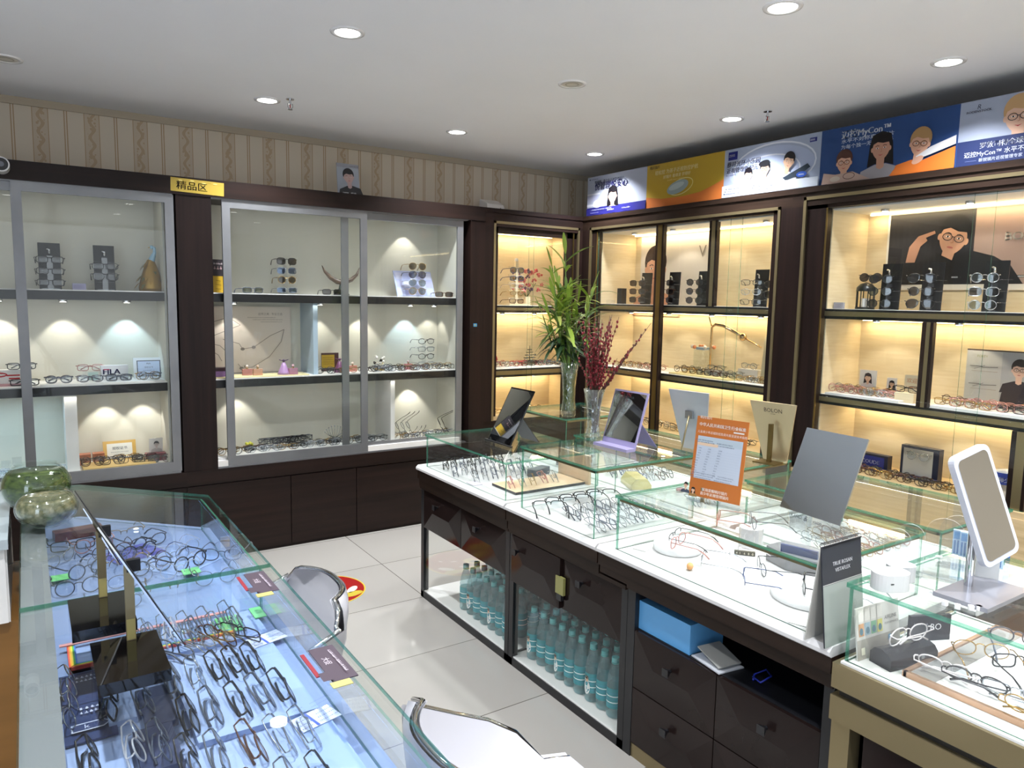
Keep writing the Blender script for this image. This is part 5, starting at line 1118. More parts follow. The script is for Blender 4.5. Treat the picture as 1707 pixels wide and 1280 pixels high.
a.ell(.34, .14, .30, .125, 'b4bfdc'); a.ring(.36, .15, .29, .135, .010, 'e4e8f4'); a.ring(.33, .12, .22, .10, .008, 'e4e8f4'); a.ring(.30, .10, .14, .075, .006, 'e4e8f4')
a.rect(.03, .225, .10, .275, '232a7a'); a.text('ZEISS', .034, .245, .020, 'e9ebf4', bold=.0004); a.rect(.60, .245, .645, .268, '232a7a'); a.text('ZEISS', .602, .252, .013, 'e9ebf4')
a.text('蔡司光环小乐园', .022, .185, .036, '232644', shear=.1, bold=.0009); a.text('近视管理新纪元', .022, .148, .034, '232644', shear=.1, bold=.0008); a.scribble(.02, .130, .10, .010, '6a6f90', 6)
a.face(.19, .115, .055, shirt='1e1e26', hair='1b1820'); a.face(.31, .135, .062, shirt='d8b8c8', hair='16151a', glasses='33333a', hat='1d1d22'); a.face(.475, .155, .068, shirt='c9ccd8', hair='201a1c', tilt=-12)
a.put([(.44, .07), (.60, .13), (.62, .11), (.55, .07), (.46, .055)], '2c3a48'); a.ell(.565, .075, .034, .016, '2b55b8'); a.scribble(.545, .071, .585, .008, 'd9e2f4', 9)
a.put([(0, 0), (.672, 0), (.672, .05), (.40, .055), (.2, .075), (0, .07)], 'd3dbe8')
for k in range(3): a.rect(.03, .046 - k * .016, .037, .052 - k * .016, '2b2b44'); a.scribble(.05, .045 - k * .016, .17, .008, '5a5f80', k); a.rect(.24, .046 - k * .016, .247, .052 - k * .016, '2b2b44'); a.scribble(.26, .045 - k * .016, .42, .008, '5a5f80', k + 5)
banner(a, 'pale blue banner with three young people inside white rings and two small navy logos', 3.202)
a = Art(.72, H_, '2b4a80'); a.text('迈控MyCon™', .12, .232, .046, 'eef1f6', bold=.0011); a.text('水平不对称离焦镜片', .12, .206, .024, 'dfe5ee', sx=1.35); a.text('为每个独一无二的孩子', .12, .176, .024, 'dfe5ee', sx=1.2)
a.face(.345, .145, .098, skin='c9967e', hair='1c1718', shirt='a9a3a8', long=True); a.face(.145, .10, .084, skin='d9a78e', hair='5a3a30', shirt='c7a99c', long=False, glasses='3a2c28'); a.face(.545, .135, .095, skin='deab90', hair='b08a5c', shirt='d8702c', glasses='5a3a20', tilt=-8)
a.put([(.40, 0), (.44, .05), (.50, .06), (.56, .055), (.715, .10), (.715, 0)], 'd9742f'); a.put([(.02, 0), (.03, .06), (.10, .045), (.20, .05), (.30, .0)], 'c7a99c')
a.put([(.60, .115), (.715, .15), (.715, .11), (.60, .078), (.54, .065), (.53, .078)], 'dad9dc'); a.ell(.54, .06, .03, .016, 'd9a78e', rot=25); a.ell(.10, .022, .03, .014, 'd9c8b8'); a.ring(.18, .03, .034, .018, .003, '5a3a28')
banner(a, 'dark blue banner with three people, one in an orange top', 2.529)
a = Art(.75, H_, 'a6aec2'); a.face(.25, .185, .115, skin='e3b8a0', hair='c9a070', shirt='c3c9da', glasses='2b2b38'); a.text('R', .075, .250, .030, '3b3b4c', shear=.2); a.text('RODENSTOCK', .03, .236, .014, '3b3b4c', sx=1.15, bold=.0003)
a.rect(0, 0, .75, .112, '28335e'); a.text('罗敦司得全球研发 儿童近视管理', .10, .072, .030, 'e6e9f2', bold=.0005); a.text('迈控MyCon™ 水平不对称离焦', .035, .038, .027, 'd8deee'); a.text('新锐镜片近视管理专家', .10, .012, .018, 'c9d0e4'); a.rect(.04, .018, .09, .0195, '7c86ae')
banner(a, 'grey and navy banner with a fair-haired child in dark glasses, at the picture edge', 1.809)

BANNER_DIM[0] = 1.0
# ------------------------------------------------------------------ on top of the back cabinets
a = Art(.285, .075, 'a88f38', .002, rough=.3); a.text('精品区', .03, .018, .050, '1c1408', sx=1.12, bold=.0006)
for k in range(9): a.ell(.02 + k * .031, .066 - (k % 3) * .003, .012, .003, 'd9c878' if k % 2 else 'a48c34', n=8)
o = solo('gold_sign', a, 'crinkled gold sign with three black characters on the dark cornice', 'sign', (.712, YF - .0145, 2.176)); o.rotation_euler = (0, R(1.5), 0)
a = Art(.155, .215, '9aa0ac', .004); a.rect(0, .19, .155, .215, '8d8f98'); a.scribble(.09, .198, .15, .006, '40424c', 3)
a.face(.080, .125, .070, skin='b89c98', hair='15151b', shirt='1c1c22', smile=False, tilt=6); a.text('1888 HUGO'[:4], .035, .012, .022, 'd8d8da', bold=.0004); a.text('眼镜', .09, .012, .020, 'd8d8da')
o = solo('portrait_card', a, 'grey portrait card of a dark-haired person leaning on the wallpaper', 'poster', (1.742, 4.715, 2.2585)); o.rotation_euler = (R(-6), 0, R(3))
t = thing('white_router_box', 'small white slanted box on the cornice at the corner cabinet', 'box', (2.90, 4.66, 2.2585))
a = MB(); a.add([(-.075, -.05, 0), (.075, -.05, 0), (.08, .06, 0), (-.08, .06, 0), (-.07, -.035, .035), (.07, -.035, .035), (.075, .06, .075), (-.075, .06, .075)], [(0, 3, 2, 1), (4, 5, 6, 7), (0, 1, 5, 4), (1, 2, 6, 5), (2, 3, 7, 6), (3, 0, 4, 7)], mat('offwhite_box', hexc('cfcac6'), .4)); part('box_body', a, t)
a = MB(); a.cyl(.04, -.046, .004, .010, .004, BLACKM, 8); part('port', a, t)
t = thing('security_camera', 'white wireless security camera with black lens at the left end of the cornice', 'camera', (-.065, 4.50, 2.215))
M_ = Matrix.Rotation(R(90), 4, 'X')
a = MB(); a.cyl(0, 0, -.06, .05, .036, WHITEG, 24, M=M_); part('camera_body', a, t); a = MB(); a.cyl(0, 0, .05, .054, .030, BLACKA, 24, M=M_); a.cyl(0, 0, .054, .056, .013, mat('lens_grey', hexc('70747c'), .1), 16, M=M_); part('camera_lens', a, t)
a = MB(); a.tube([(-.01, .03, .03), (-.015, .03, .10)], .005, WHITE, 8); part('antenna', a, t); a = MB(); a.tube([(-.05, .06, .0), (-.05, .065, -.02), (-.02, .04, -.01)], .012, WHITE, 8); part('bracket', a, t)
a = MB(); a.box(0, 0, 0, .028, .0015, .022, ink('3f8fc0')); a.box(.006, -.0005, .006, .020, 0, .016, ink('9a8a3c')); solo('small_sticker', a, 'tiny blue sticker on the dark post beside the corner cabinet', 'sticker', (2.70, YF - .0055, 1.405))

# ------------------------------------------------------------------ eyewear display stands
def rack(lb, x, y, z, rz, h_=.255, w_=.105, board=True, pegs=3, group='black-backed eyewear display racks'):
    t = thing('display_rack', lb, 'display rack', (x, y, z), rz, group)
    if board: part('back_board', MB().box(-w_ / 2, .012, .0, w_ / 2, .020, h_, BLACKP, M=Matrix.Rotation(R(-4), 4, 'X')), t); part('silver_hook', MB().tube([(0, .010, h_ * .74), (0, -.012, h_ * .78), (0, -.016, h_ * .84), (-.012, -.014, h_ * .86)], .0055, CHROME, 8), t)
    a = MB(); a.box(-.014, -.006, 0, .014, .008, h_ * .72, ACRYL); a.box(-w_ / 2 + .01, -.03, 0, w_ / 2 - .01, .012, .005, ACRYL); part('acrylic_column', a, t)
    a = MB()
    for k in range(pegs): zz = h_ * (.18 + .22 * k); a.tube([(-.075, -.004, zz), (.075, -.004, zz)], .002, ACRYL, 6)
    part('pegs', a, t); return t
def racked(base, x, y, z, rz, n, specs, h_=.255, dz=.056, z0=.018):
    for k in range(n):
        s_, c_, l_ = specs[k % len(specs)]; dx, dy = math.sin(R(rz)) * .010, -math.cos(R(rz)) * .010
        nm = ('lowest', 'second from bottom', 'third from bottom', 'top')[k] if k < n - 1 else 'top'
        wd = 'sunglasses' if l_ != 'clear' else 'eyeglasses'
        glasses(f'{c_} {s_} {wd}, {nm} on {base}', (x + dx, y + dy, z + z0 + k * dz), rz, s_, c_, l_, False, .0014)
S1z, S2z, S0z = S1[1] + .0005, S2[1] + .0005, ZF + .0005
for lb, nm, x, n, sp in (('black-backed eyewear rack at the far left of the top shelf', 'leftmost rack of left cabinet', .125, 3, [('rectangular', 'black', 'clear')]), ('black-backed eyewear rack left of the peacock ornament', 'rack beside peacock ornament', .39, 2, [('square', 'black', 'clear'), ('rectangular', 'black', 'clear')])):
    rack(lb, x, 4.80, S1z, 0); racked(nm, x, 4.772, S1z, 0, n, sp, z0=.055 if n == 2 else .018, dz=.062)
a = Art(.065, .035, '8e8ba8', .03); a.scribble(.006, .02, .055, .004, '5f5c80', 1); a.scribble(.006, .012, .055, .004, '5f5c80', 2); solo('note_block', a, 'small lilac note block between the two eyewear racks', 'card', (.225, 4.75, S1z))
# peacock ornament
t = thing('peacock_ornament', 'gilded peacock ornament with pale blue head and spread golden tail', 'ornament', (.625, 4.78, S1z))
a = MB(); GT = mat('gilt_tail', hexc('a8853c'), .35, .6); GD = mat('green_gilt', hexc('7d7a44'), .4, .4); PB = mat('porcelain_blue', hexc('9cc4dc'), .15)
a.lathe([(.0, 0), (.065, 0), (.068, .02), (.055, .08), (.035, .14), (.02, .18), (0, .19)], GT, 18)
for k in range(26):
    an = rnd.uniform(0, 6.28); zz = rnd.uniform(.01, .15); r_ = .088 - zz * .42; leaf(a, (r_ * math.cos(an) * .8, r_ * math.sin(an) * .6, zz + .03), (math.cos(an), math.sin(an) * .7, -1.0), .05, .018, GD if k % 2 else GT, .2)
part('tail', a, t); a = MB(); a.tube([(0, 0, .15), (.008, -.005, .19), (.022, -.01, .225), (.020, -.012, .25), (.008, -.014, .258)], [.020, .017, .010, .009, .008], PB, 10); a.ball((.006, -.014, .255), .011, PB, 10); a.tube([(-.002, -.016, .254), (-.014, -.018, .250)], [.004, .001], GOLD, 6); part('body', a, t)
# middle cabinet, top shelf
t = thing('picture_stand', 'dark and yellow picture card standing at the left end of the middle cabinet', 'card', (.945, 4.74, S1z))
a = Art(.10, .20, '2a2228', .012); a.rect(0, 0, .10, .10, 'c9a22a'); a.scribble(.02, .17, .08, .010, 'd8c8c8', 2); a.scribble(.02, .14, .07, .018, 'b09090', 3)
for k in range(3): a.line([(.03, .075 - k * .025), (.06, .07 - k * .025)], .002, '3a2c10')
part('printed_card', a, t)
glasses('single dark wrap sunglasses at the left of the middle cabinet top shelf', (1.19, 4.72, S1z), 8, 'rectangular', 'grey', 'green', False, .0016)
t = rack('clear eyewear rack with four sunglasses in the middle cabinet', 1.42, 4.82, S1z, 0, board=False, pegs=4, group=None); part('base_plate', MB().box(-.10, -.06, 0, .10, .02, .004, ACRYL), t)
racked('clear rack in middle cabinet', 1.42, 4.79, S1z, 0, 4, [('rectangular', 'silver', 'blue'), ('round', 'gold', 'dark'), ('square', 'silver', 'blue'), ('square', 'black', 'dark')], dz=.060, z0=.006)
glasses('single dark blue wrap sunglasses beside the horn ornament', (1.70, 4.72, S1z), -6, 'rectangular', 'black', 'dark', False, .0016)
t = thing('horn_ornament', 'dark carved horn ornament with two long tips on a rocky base', 'ornament', (1.80, 4.82, S1z)); HB = grained('dark_horn', hexc('3a2e28'), hexc('6a5648'), (30, 30, 90), .4, bump=.3)
a = MB(); a.tube([(-.135, 0, .195), (-.115, 0, .155), (-.075, 0, .115), (-.03, 0, .09), (.02, 0, .088), (.07, 0, .105), (.11, 0, .14), (.13, 0, .19)], [.002, .009, .014, .018, .019, .015, .010, .002], HB, 10); part('horns', a, t)
a = MB(); a.lathe([(0, 0), (.055, 0), (.045, .02), (.02, .04), (.013, .075), (0, .08)], grained('dark_green_rock', hexc('1d2420'), hexc('35403a'), (60, 60, 60), .5, bump=.5), 14); part('rock_base', a, t)
t = thing('tilted_display_board', 'lilac-blue patterned tilted board with four sunglasses in front', 'display board', (2.36, 4.86, S1z))
a = Art(.30, .20, 'aab4dc', .006); [a.rect(.01 + (k % 5) * .058, .01 + (k // 5) * .062, .06 + (k % 5) * .058, .062 + (k // 5) * .062, ('b8c0e4', '98a4d4', 'c4c8e6', 'a0a2c8')[(k * 7) % 4]) for k in range(15)]
M_ = Matrix.Translation((-.15, -.05, .0)) @ Matrix.Rotation(R(-24), 4, 'X'); a.v = [tuple(M_ @ Vector(p)) for p in a.v]; part('patterned_board', a, t)
racked('stand before lilac-blue board', 2.335, 4.755, S1z, 0, 4, [('aviator', 'gold', 'green'), ('aviator', 'silver', 'green'), ('aviator', 'black', 'blue'), ('aviator', 'gold', 'dark')], dz=.058, z0=.012)
rack('clear acrylic rack before the lilac-blue board', 2.335, 4.785, S1z, 0, board=False, pegs=4, group=None)
glasses('brown shield sunglasses at the right end of the top shelf', (2.52, 4.69, S1z), -12, 'rectangular', 'brown', 'dark', False, .002)

# ------------------------------------------------------------------ shelf helper for small glasses
def scatter(place, x0, x1, y0, y1, z, n, rows, base_rz, cols, seed, axis='x', shapes=None, lab=None, small=True):
    r_ = random.Random(seed); per = -(-n // rows); k = 0
    for r in range(rows):
        for i in range(per):
            if k >= n: break
            u = (i + .5) / per; v = (r + .5) / rows
            x = x0 + (x1 - x0) * u if axis == 'x' else x0 + (x1 - x0) * v; y = y0 + (y1 - y0) * v if axis == 'x' else y0 + (y1 - y0) * u
            c_ = pick(cols, r_); s_ = pick(shapes or SHN, r_); rn = 'front' if r == 0 else ('middle' if r < rows - 1 else 'back')
            glasses_small(f'{c_} {s_} eyeglasses, {ordi(i)} from left in {rn} row, {place}', (x + r_.uniform(-.006, .006), y + r_.uniform(-.004, .004), z), base_rz + r_.uniform(-9, 9), s_, c_, 'clear', True, .0014, False); k += 1
tray_n = [0]
def tray(lb, x0, x1, y0, y1, z, m_=WHITE, h_=.006): return solo('display_tray', MB().box(x0, y0, z, x1, y1, z + h_, m_), lb, 'tray', ((x0 + x1) / 2, (y0 + y1) / 2, z), world=True)
MC = ['black', 'grey', 'silver', 'brown', 'gold', 'black']
# left cabinet middle shelf
tray('white tray under glasses on the middle shelf of the left cabinet', .05, .66, 4.65, 4.80, S2z)
scatter('left cabinet middle shelf', .06, .66, 4.675, 4.755, S2z + .0065, 8, 2, 0, MC, 21)
a = Art(.14, .085, 'eceef2', .02); 
a.text('FILA', .012, .034, .042, '2a2f5c', sx=1.15, bold=.0016); a.rect(.014, .058, .044, .064, 'b84a6a'); solo('brand_block', a, 'white block with dark blue four-letter logo on the middle shelf', 'block', (.345, 4.775, S2z + .0065), 0)
t = thing('framed_certificate', 'white framed blue certificate at the right end of the middle shelf', 'picture frame', (.605, 4.875, S2z)); a = Art(.165, .125, 'e8ecf2', .01); a.rect(.018, .012, .147, .108, '3b4456'); a.rect(.023, .016, .142, .103, 'c4d2ec'); a.text('FILA', .082, .085, .012, '2a2f5c', 'c', bold=.0003); a.text('授权证书', .082, .062, .012, '5a6486', 'c'); a.scribble(.05, .045, .115, .005, '7c86a6', 2)
M_ = Matrix.Translation((-.082, -.02, 0)) @ Matrix.Rotation(R(-10), 4, 'X'); a.v = [tuple(M_ @ Vector(p)) for p in a.v]; part('framed_print', a, t)
c_ = MB(); c_.box(-.045, -.03, 0, .045, .03, .055, ACRYL); c_.box(-.02, -.0305, .005, .03, -.030, .05, ink('b9d2cc')); solo('acrylic_block', c_, 'clear block carrying pink glasses on the middle shelf of the left cabinet', 'block', (.30, 4.79, S2z + .0065))
glasses('pink rectangular eyeglasses on the clear block in the left cabinet', (.295, 4.79, S2z + .062), 0, 'rectangular', 'rose', 'clear', True, .0016)
t = thing('logo_case', 'white case with red curved logo and dark glasses at the left of the middle shelf', 'case', (-.09, 4.76, S2z)); c_ = MB(); c_.box(-.12, -.05, 0, .07, .04, .012, ink('b88a8e')); part('base', c_, t); c_ = MB(); c_.box(-.11, -.02, .012, .06, .03, .085, WHITE); part('block', c_, t)
A = Art.__new__(Art); MB.__init__(A); A.d = .0202; A.rough = .4; A.ring(-.05, .06, .045, .014, .008, 'b8242c'); A.rect(-.01, .052, .05, .060, 'b8242c'); A.rect(.0, .035, .05, .043, 'b8242c'); part('red_emblem', A, t)
glasses('black eyeglasses resting on the white case with red logo', (-.03, 4.735, S2z + .0855), 0, 'rectangular', 'black', 'clear', True, .0018); glasses('black eyeglasses in front of the white case with red logo', (-.02, 4.70, S2z + .0005), 0, 'rectangular', 'black', 'clear', True, .0018)
# left cabinet bottom
tray('yellow wooden tray in the bottom compartment of the left cabinet', .23, .60, 4.66, 4.84, S0z, mat('yellow_wood', hexc('d6b470'), .45), .014)
for i, x in enumerate((.205, .275)): c_ = MB(); c_.box(-.03, -.03, 0, .03, .03, .062, ink('a8684a', .5)); solo('wooden_block', c_, ('left' if i == 0 else 'right') + ' brown wooden cube at the divider in the left cabinet', 'block', (x + .045, 4.865, S0z)); 
t = thing('framed_certificate', 'light wood picture frame with a white certificate in the bottom compartment', 'picture frame', (.435, 4.90, S0z)); a = Art(.175, .12, 'c9a456', .012); a.rect(.02, .018, .155, .104, 'dfe0da'); a.text('授权证书', .088, .068, .020, '4a5560', 'c', bold=.0003); a.scribble(.04, .05, .135, .005, '7c8690', 2); a.scribble(.06, .035, .115, .004, '7c8690', 3)
M_ = Matrix.Translation((-.088, -.02, 0)) @ Matrix.Rotation(R(-12), 4, 'X'); a.v = [tuple(M_ @ Vector(p)) for p in a.v]; part('framed_print', a, t)
scatter('yellow wooden tray in left cabinet', .24, .60, 4.69, 4.79, S0z + .0145, 8, 2, 0, ['black', 'brown', 'gold', 'black'], 22)
c_ = MB(); c_.box(-.055, -.03, 0, .055, .03, .045, ink('6e2a34', .3)); solo('red_box', c_, 'dark red box under glasses and the small portrait in the left cabinet', 'box', (.615, 4.80, S0z)); 
a = Art(.075, .085, 'dedcd8', .005); a.face(.04, .045, .026, hair='2a2624', skin='cfc4be', shirt='bdbab6', glasses='222222', smile=False); solo('portrait_card', a, 'small black and white portrait card on the dark red box', 'card', (.585, 4.815, S0z + .0455))
scatter('before dark red box in left cabinet', .53, .66, 4.69, 4.74, S0z + .001, 2, 1, 0, ['silver', 'black'], 23)
c_ = MB()
for k in range(12): c_.box(-.7 + k * .05, 0, 0, -.655 + k * .05, .004, .05 + .015 * (k % 3), ACRYL)
solo('clear_cards', c_, 'row of clear cards in the blue-lit left part of the left cabinet', 'cards', (.05, 4.85, S0z), 0)
scatter('blue-lit part of left cabinet', -.30, .12, 4.68, 4.76, S0z + .001, 5, 1, 0, ['clear', 'blue', 'clear', 'red'], 24)
# middle cabinet middle shelf
a = Art(.50, .43, 'ddd3c8', .004); a.text('自然之美 · 专业之选', .29, .375, .018, '8a7f76'); a.scribble(.22, .355, .40, .007, 'a39a90', 2); a.scribble(.25, .342, .44, .007, 'a39a90', 3); a.scribble(.30, .328, .44, .006, 'a39a90', 4)
for P in ([(.0, .33), (.10, .36), (.17, .31), (.02, .25), (0, .24)], [(.06, .22), (.16, .19), (.18, .155), (.25, .165), (.36, .24), (.45, .28), (.43, .20), (.35, .10), (.24, .035), (.17, .03), (.15, .06)], [(0, .19), (.04, .18), (.10, .12)], [(0, .14), (.03, .12), (.05, .08)]):
    a.line(P, .0045, '9a9088')
for x_, z_ in ((.18, .155), (.17, .03), (.25, .165), (.2, .04)): a.ell(x_, z_, .013, .010, '7c746e')
solo('chain_poster', a, 'pale poster with drawn eyeglass chains at the left of the middle cabinet', 'poster', (.985, 4.935, S2z + .005))
tray('pale yellow tray under perfume bottles in the middle cabinet', .95, 1.52, 4.66, 4.84, S2z, mat('pale_yellow_tray', hexc('e0d3a0'), .5), .005)
def perfume(lb, x, y, z, c1, c2, k=0, sc=1):
    t = thing('perfume_bottle', lb, 'perfume bottle', (x, y, z)); a = MB()
    if k: a.lathe([(0, 0), (.040, 0), (.036, .015), (.020, .05), (.010, .075), (0, .078)], ink(c1, .3), 14); part('skirt', a, t); a = MB(); a.ball((0, 0, .088), .010, ink(c2, .3), 8); a.tube([(-.03, 0, .095), (0, 0, .085), (.03, 0, .095)], .003, ink(c2, .3), 6); part('figure', a, t)
    else: a.rbox(-.03, -.012, 0, .03, .012, .04, thin('perfume_' + c1, hexc(c1), .1, .7, .05, body=hexc(c1), bodymix=.4), .006); part('flask', a, t); a = MB(); a.cyl(0, 0, .04, .048, .006, GOLD, 10); a.ball((0, 0, .056), .010, ink(c2, .2), 8); part('stopper', a, t)
perfume('purple doll-shaped perfume bottle in the middle cabinet', 1.372, 4.72, S2z + .0055, 'b08ab8', '4a3050', 1)
perfume('small pink perfume flask beside the purple doll bottle', 1.425, 4.70, S2z + .0055, 'd8a0b8', 'c8a0a8')
perfume('peach perfume flask with ruffled stopper in the middle cabinet', 1.21, 4.73, S2z + .0055, 'e8c0a8', 'd8b8a0')
perfume('rose perfume flask left of the peach one', 1.15, 4.75, S2z + .0055, 'e0a8a0', 'e8d8c8')
c_ = MB(); c_.box(-.05, -.03, 0, .05, .03, .035, ink('8a6aa0', .4)); c_.box(-.05, -.031, .036, .05, .03, .055, ink('3a2430', .4)); solo('purple_box', c_, 'purple and black box at the left end of the middle cabinet shelf', 'box', (1.0, 4.75, S2z + .0055))
t = thing('gold_book_card', 'gold card in dark frame with a purple figure, beside the pale blue divider', 'card', (1.67, 4.86, S2z)); a = Art(.12, .125, '4a2c30', .01); a.rect(.0, .02, .09, .112, 'c9a838'); [a.scribble(.008, .09 - k * .014, .08, .006, '8a6e20', k) for k in range(4)]; part('printed_card', a, t)
perfume('purple umbrella-shaped perfume bottle beside the gold card', 1.76, 4.76, S2z, '6a3a5c', '5a2a50', 1)
perfume('pink flask behind the door stile in the middle cabinet', 1.86, 4.78, S2z, 'e8a8a0', 'd8c0b0')
t = thing('flower_ornament', 'white and black fabric flowers on a gold base in the middle cabinet', 'ornament', (2.06, 4.78, S2z)); a = MB()
for k in range(16): an = rnd.uniform(0, 6.28); q = rnd.uniform(.01, .05); a.ball((q * math.cos(an), q * .6 * math.sin(an), .05 + rnd.uniform(0, .05)), rnd.uniform(.006, .012), ink('e6e2da') if k % 4 else ink('1e1a1c'), 6)
part('flowers', a, t); part('gold_base', MB().box(-.03, -.02, 0, .03, .02, .02, GOLD), t); a = MB(); [a.tube([(.0, 0, .02), (.03 * math.cos(k), .02 * math.sin(k), .06)], .0015, GOLD, 5) for k in range(5)]; part('stems', a, t)
c_ = MB(); c_.box(-.06, -.025, 0, .06, .025, .028, WHITE); solo('white_box', c_, 'white flat box right of the flower ornament', 'box', (2.17, 4.80, S2z)); perfume('pink flask in front of the clear rack in the middle cabinet', 2.275, 4.77, S2z, 'e8a0b0', 'c8b0a8')
t = rack('clear tall eyewear rack with four thin glasses, right of middle cabinet', 2.43, 4.83, S2z, 0, h_=.25, w_=.16, board=False, pegs=4, group=None)
racked('clear rack at right of middle shelf', 2.43, 4.80, S2z, 0, 4, [('rectangular', 'silver', 'clear'), ('oval', 'black', 'clear')], dz=.055, z0=.012)
scatter('middle shelf of middle cabinet', 1.90, 2.58, 4.66, 4.74, S2z + .001, 14, 2, 0, MC, 31)
scatter('under gold card in middle cabinet', 1.60, 1.84, 4.67, 4.71, S2z + .001, 3, 1, 0, MC, 32)
# middle cabinet bottom
tray('white board with coloured glasses on the floor of the middle cabinet', .94, 2.08, 4.63, 4.86, S0z, WHITE, .008)
scatter('floor board of middle cabinet', .96, 2.06, 4.66, 4.78, S0z + .0085, 24, 2, 0, MC, 33)
t = thing('wire_basket', 'long dark wire basket filled with glasses on the middle cabinet floor', 'basket', (1.41, 4.83, S0z + .008)); a = MB()
for z_ in (.0, .03, .055): a.tube([(-.17, -.03, z_), (.17, -.03, z_), (.17, .03, z_), (-.17, .03, z_)], .002, BLACKM, 5, closed=True)
for k in range(18): a.tube([(-.17 + k * .02, -.03, 0), (-.17 + k * .02, -.03, .055)], .0012, BLACKM, 4)
part('wire_frame', a, t)
scatter('wire basket of middle cabinet', 1.27, 1.55, 4.815, 4.845, S0z + .03, 6, 1, 0, ['black', 'grey'], 34)
t = thing('flower_ornament', 'yellow flower on a dark dish on the middle cabinet floor', 'ornament', (1.165, 4.80, S0z + .008)); a = MB(); [a.ball((.016 * math.cos(k), .014 * math.sin(k), .035 + .006 * (k % 2)), .011, ink('d8d84a'), 8) for k in range(6)]; part('petals', a, t); part('dish', MB().lathe([(0, 0), (.03, 0), (.04, .022), (.036, .022), (0, .008)], BLACKP, 16), t)
t = thing('wire_tree', 'small silver wire tree rack right of the basket on the middle cabinet floor', 'ornament', (1.74, 4.81, S0z + .008)); a = MB()
for k in range(9): an = R(20 + k * 17.5); a.tube([(0, 0, .02), (.05 * math.cos(an), 0, .05), (.075 * math.cos(an), .0, .05 + .06 * math.sin(an))], .0015, SILVER, 4); a.ball((.075 * math.cos(an), 0, .05 + .06 * math.sin(an)), .005, SILVER, 6)
part('wire_branches', a, t); part('base', MB().cyl(0, 0, 0, .02, .045, BLACKM, 16), t)
scatter('bottom right compartment of middle cabinet', 2.14, 2.59, 4.66, 4.78, S0z + .001, 10, 2, 0, ['silver', 'grey', 'gold'], 35)
for i, (x, rz) in enumerate([(2.18, 0), (2.22, 4), (2.26, 8), (2.53, -30), (2.56, -26)]):
    glasses_small(f'thin dark eyeglasses standing on end, {ordi(i)} from left, bottom right compartment of middle cabinet', (x, 4.74, S0z + .065), 0, 'oval', 'black', 'clear', False, .0013, rot=(R(90), R(62), R(rz)))
# corner cabinet
ZC1, ZC2 = 1.5605, 1.0825
t = thing('eyewear_tree', 'cream eyewear tree with blue sunglasses on the top shelf of the corner cabinet', 'display rack', (3.20, 4.78, ZC1)); a = MB(); a.box(-.012, -.012, 0, .012, .012, .34, CREAM); [a.box(-.07, -.006, .05 + .06 * k, .07, .006, .058 + .06 * k, CREAM) for k in range(5)]; part('tree', a, t); part('foot', MB().box(-.09, -.05, 0, .09, .05, .012, CREAM), t); part('finial', MB().ball((0, 0, .35), .016, WHITE, 10), t)
for k, (s_, c_, l_) in enumerate([('rectangular', 'brown', 'clear'), ('oval', 'gold', 'clear'), ('rectangular', 'clear', 'clear'), ('rectangular', 'blue', 'green'), ('square', 'blue', 'green')]):
    glasses_small(f'{c_} {s_} glasses on the cream eyewear tree, {ordi(k)} from the bottom', (3.20, 4.765, ZC1 + .015 + k * .058), 0, s_, c_, l_, False, .0015)
t = thing('silk_flowers', 'pink and red silk flowers behind the cream eyewear tree', 'flowers', (3.36, 4.86, ZC1)); a = MB()
for k in range(34): px, pz = rnd.uniform(-.14, .15), .20 + rnd.uniform(-.10, .08); [a.ball((px + .010 * math.cos(j * 1.26), 0 + rnd.uniform(-.02, .02), pz + .010 * math.sin(j * 1.26)), .010, ink(('d0706c', 'b84a50', 'd88a80', '5a3a58')[k % 4]), 6) for j in range(4)]
part('blossoms', a, t); a = MB(); [a.tube([(0, 0, .06), (.1 * math.cos(k), .02, .18)], .002, GREENS[2], 4) for k in range(8)]; part('stems', a, t); part('pot', MB().cyl(0, 0, 0, .07, .03, CREAM, 16), t)
tray('white board on the middle shelf of the corner cabinet', 2.92, 3.60, 4.66, 4.88, ZC2, WHITE, .004)
scatter('middle shelf of corner cabinet', 2.93, 3.58, 4.69, 4.80, ZC2 + .0045, 16, 2, 0, ['black', 'grey', 'black', 'red', 'silver'], 41)
t = thing('butterfly_ornament', 'red butterfly ornament at the left of the corner cabinet middle shelf', 'ornament', (3.02, 4.84, ZC2 + .004)); a = MB()
for s_ in (-1, 1): a.xz([(0, .03), (s_ * .05, .075), (s_ * .06, .045), (s_ * .03, .03), (s_ * .045, .008), (s_ * .01, .012)], -.002, .002, ink('b83040', .3))
part('wings', a, t); part('body', MB().tube([(0, -.004, .0), (0, -.004, .055), (.02, -.004, .085), (.035, -.004, .08)], .0035, BLACKM, 6), t)
t = thing('ship_ornament', 'dark metal tiered boat ornament on the corner cabinet middle shelf', 'ornament', (3.40, 4.86, ZC2 + .004)); a = MB(); a.xz([(-.08, .02), (-.06, 0), (.06, 0), (.08, .02)], -.02, .02, BLACKM); part('hull', a, t)
a = MB(); [a.tube([(-.07 + .012 * k, 0, .03 + k * .022), (.07 - .012 * k, 0, .03 + k * .022)], .0035, BLACKM, 5) for k in range(5)]; [a.ball((-.05 + .02 * j, -.01, .035 + .02 * (j % 3)), .010, SILVER, 6) for j in range(6)]; a.tube([(0, 0, 0), (0, 0, .15)], .003, BLACKM, 5); part('masts', a, t)
scatter('bottom floor of corner cabinet', 3.0, 3.4, 4.68, 4.74, .7305, 5, 1, 0, ['gold', 'silver'], 42)

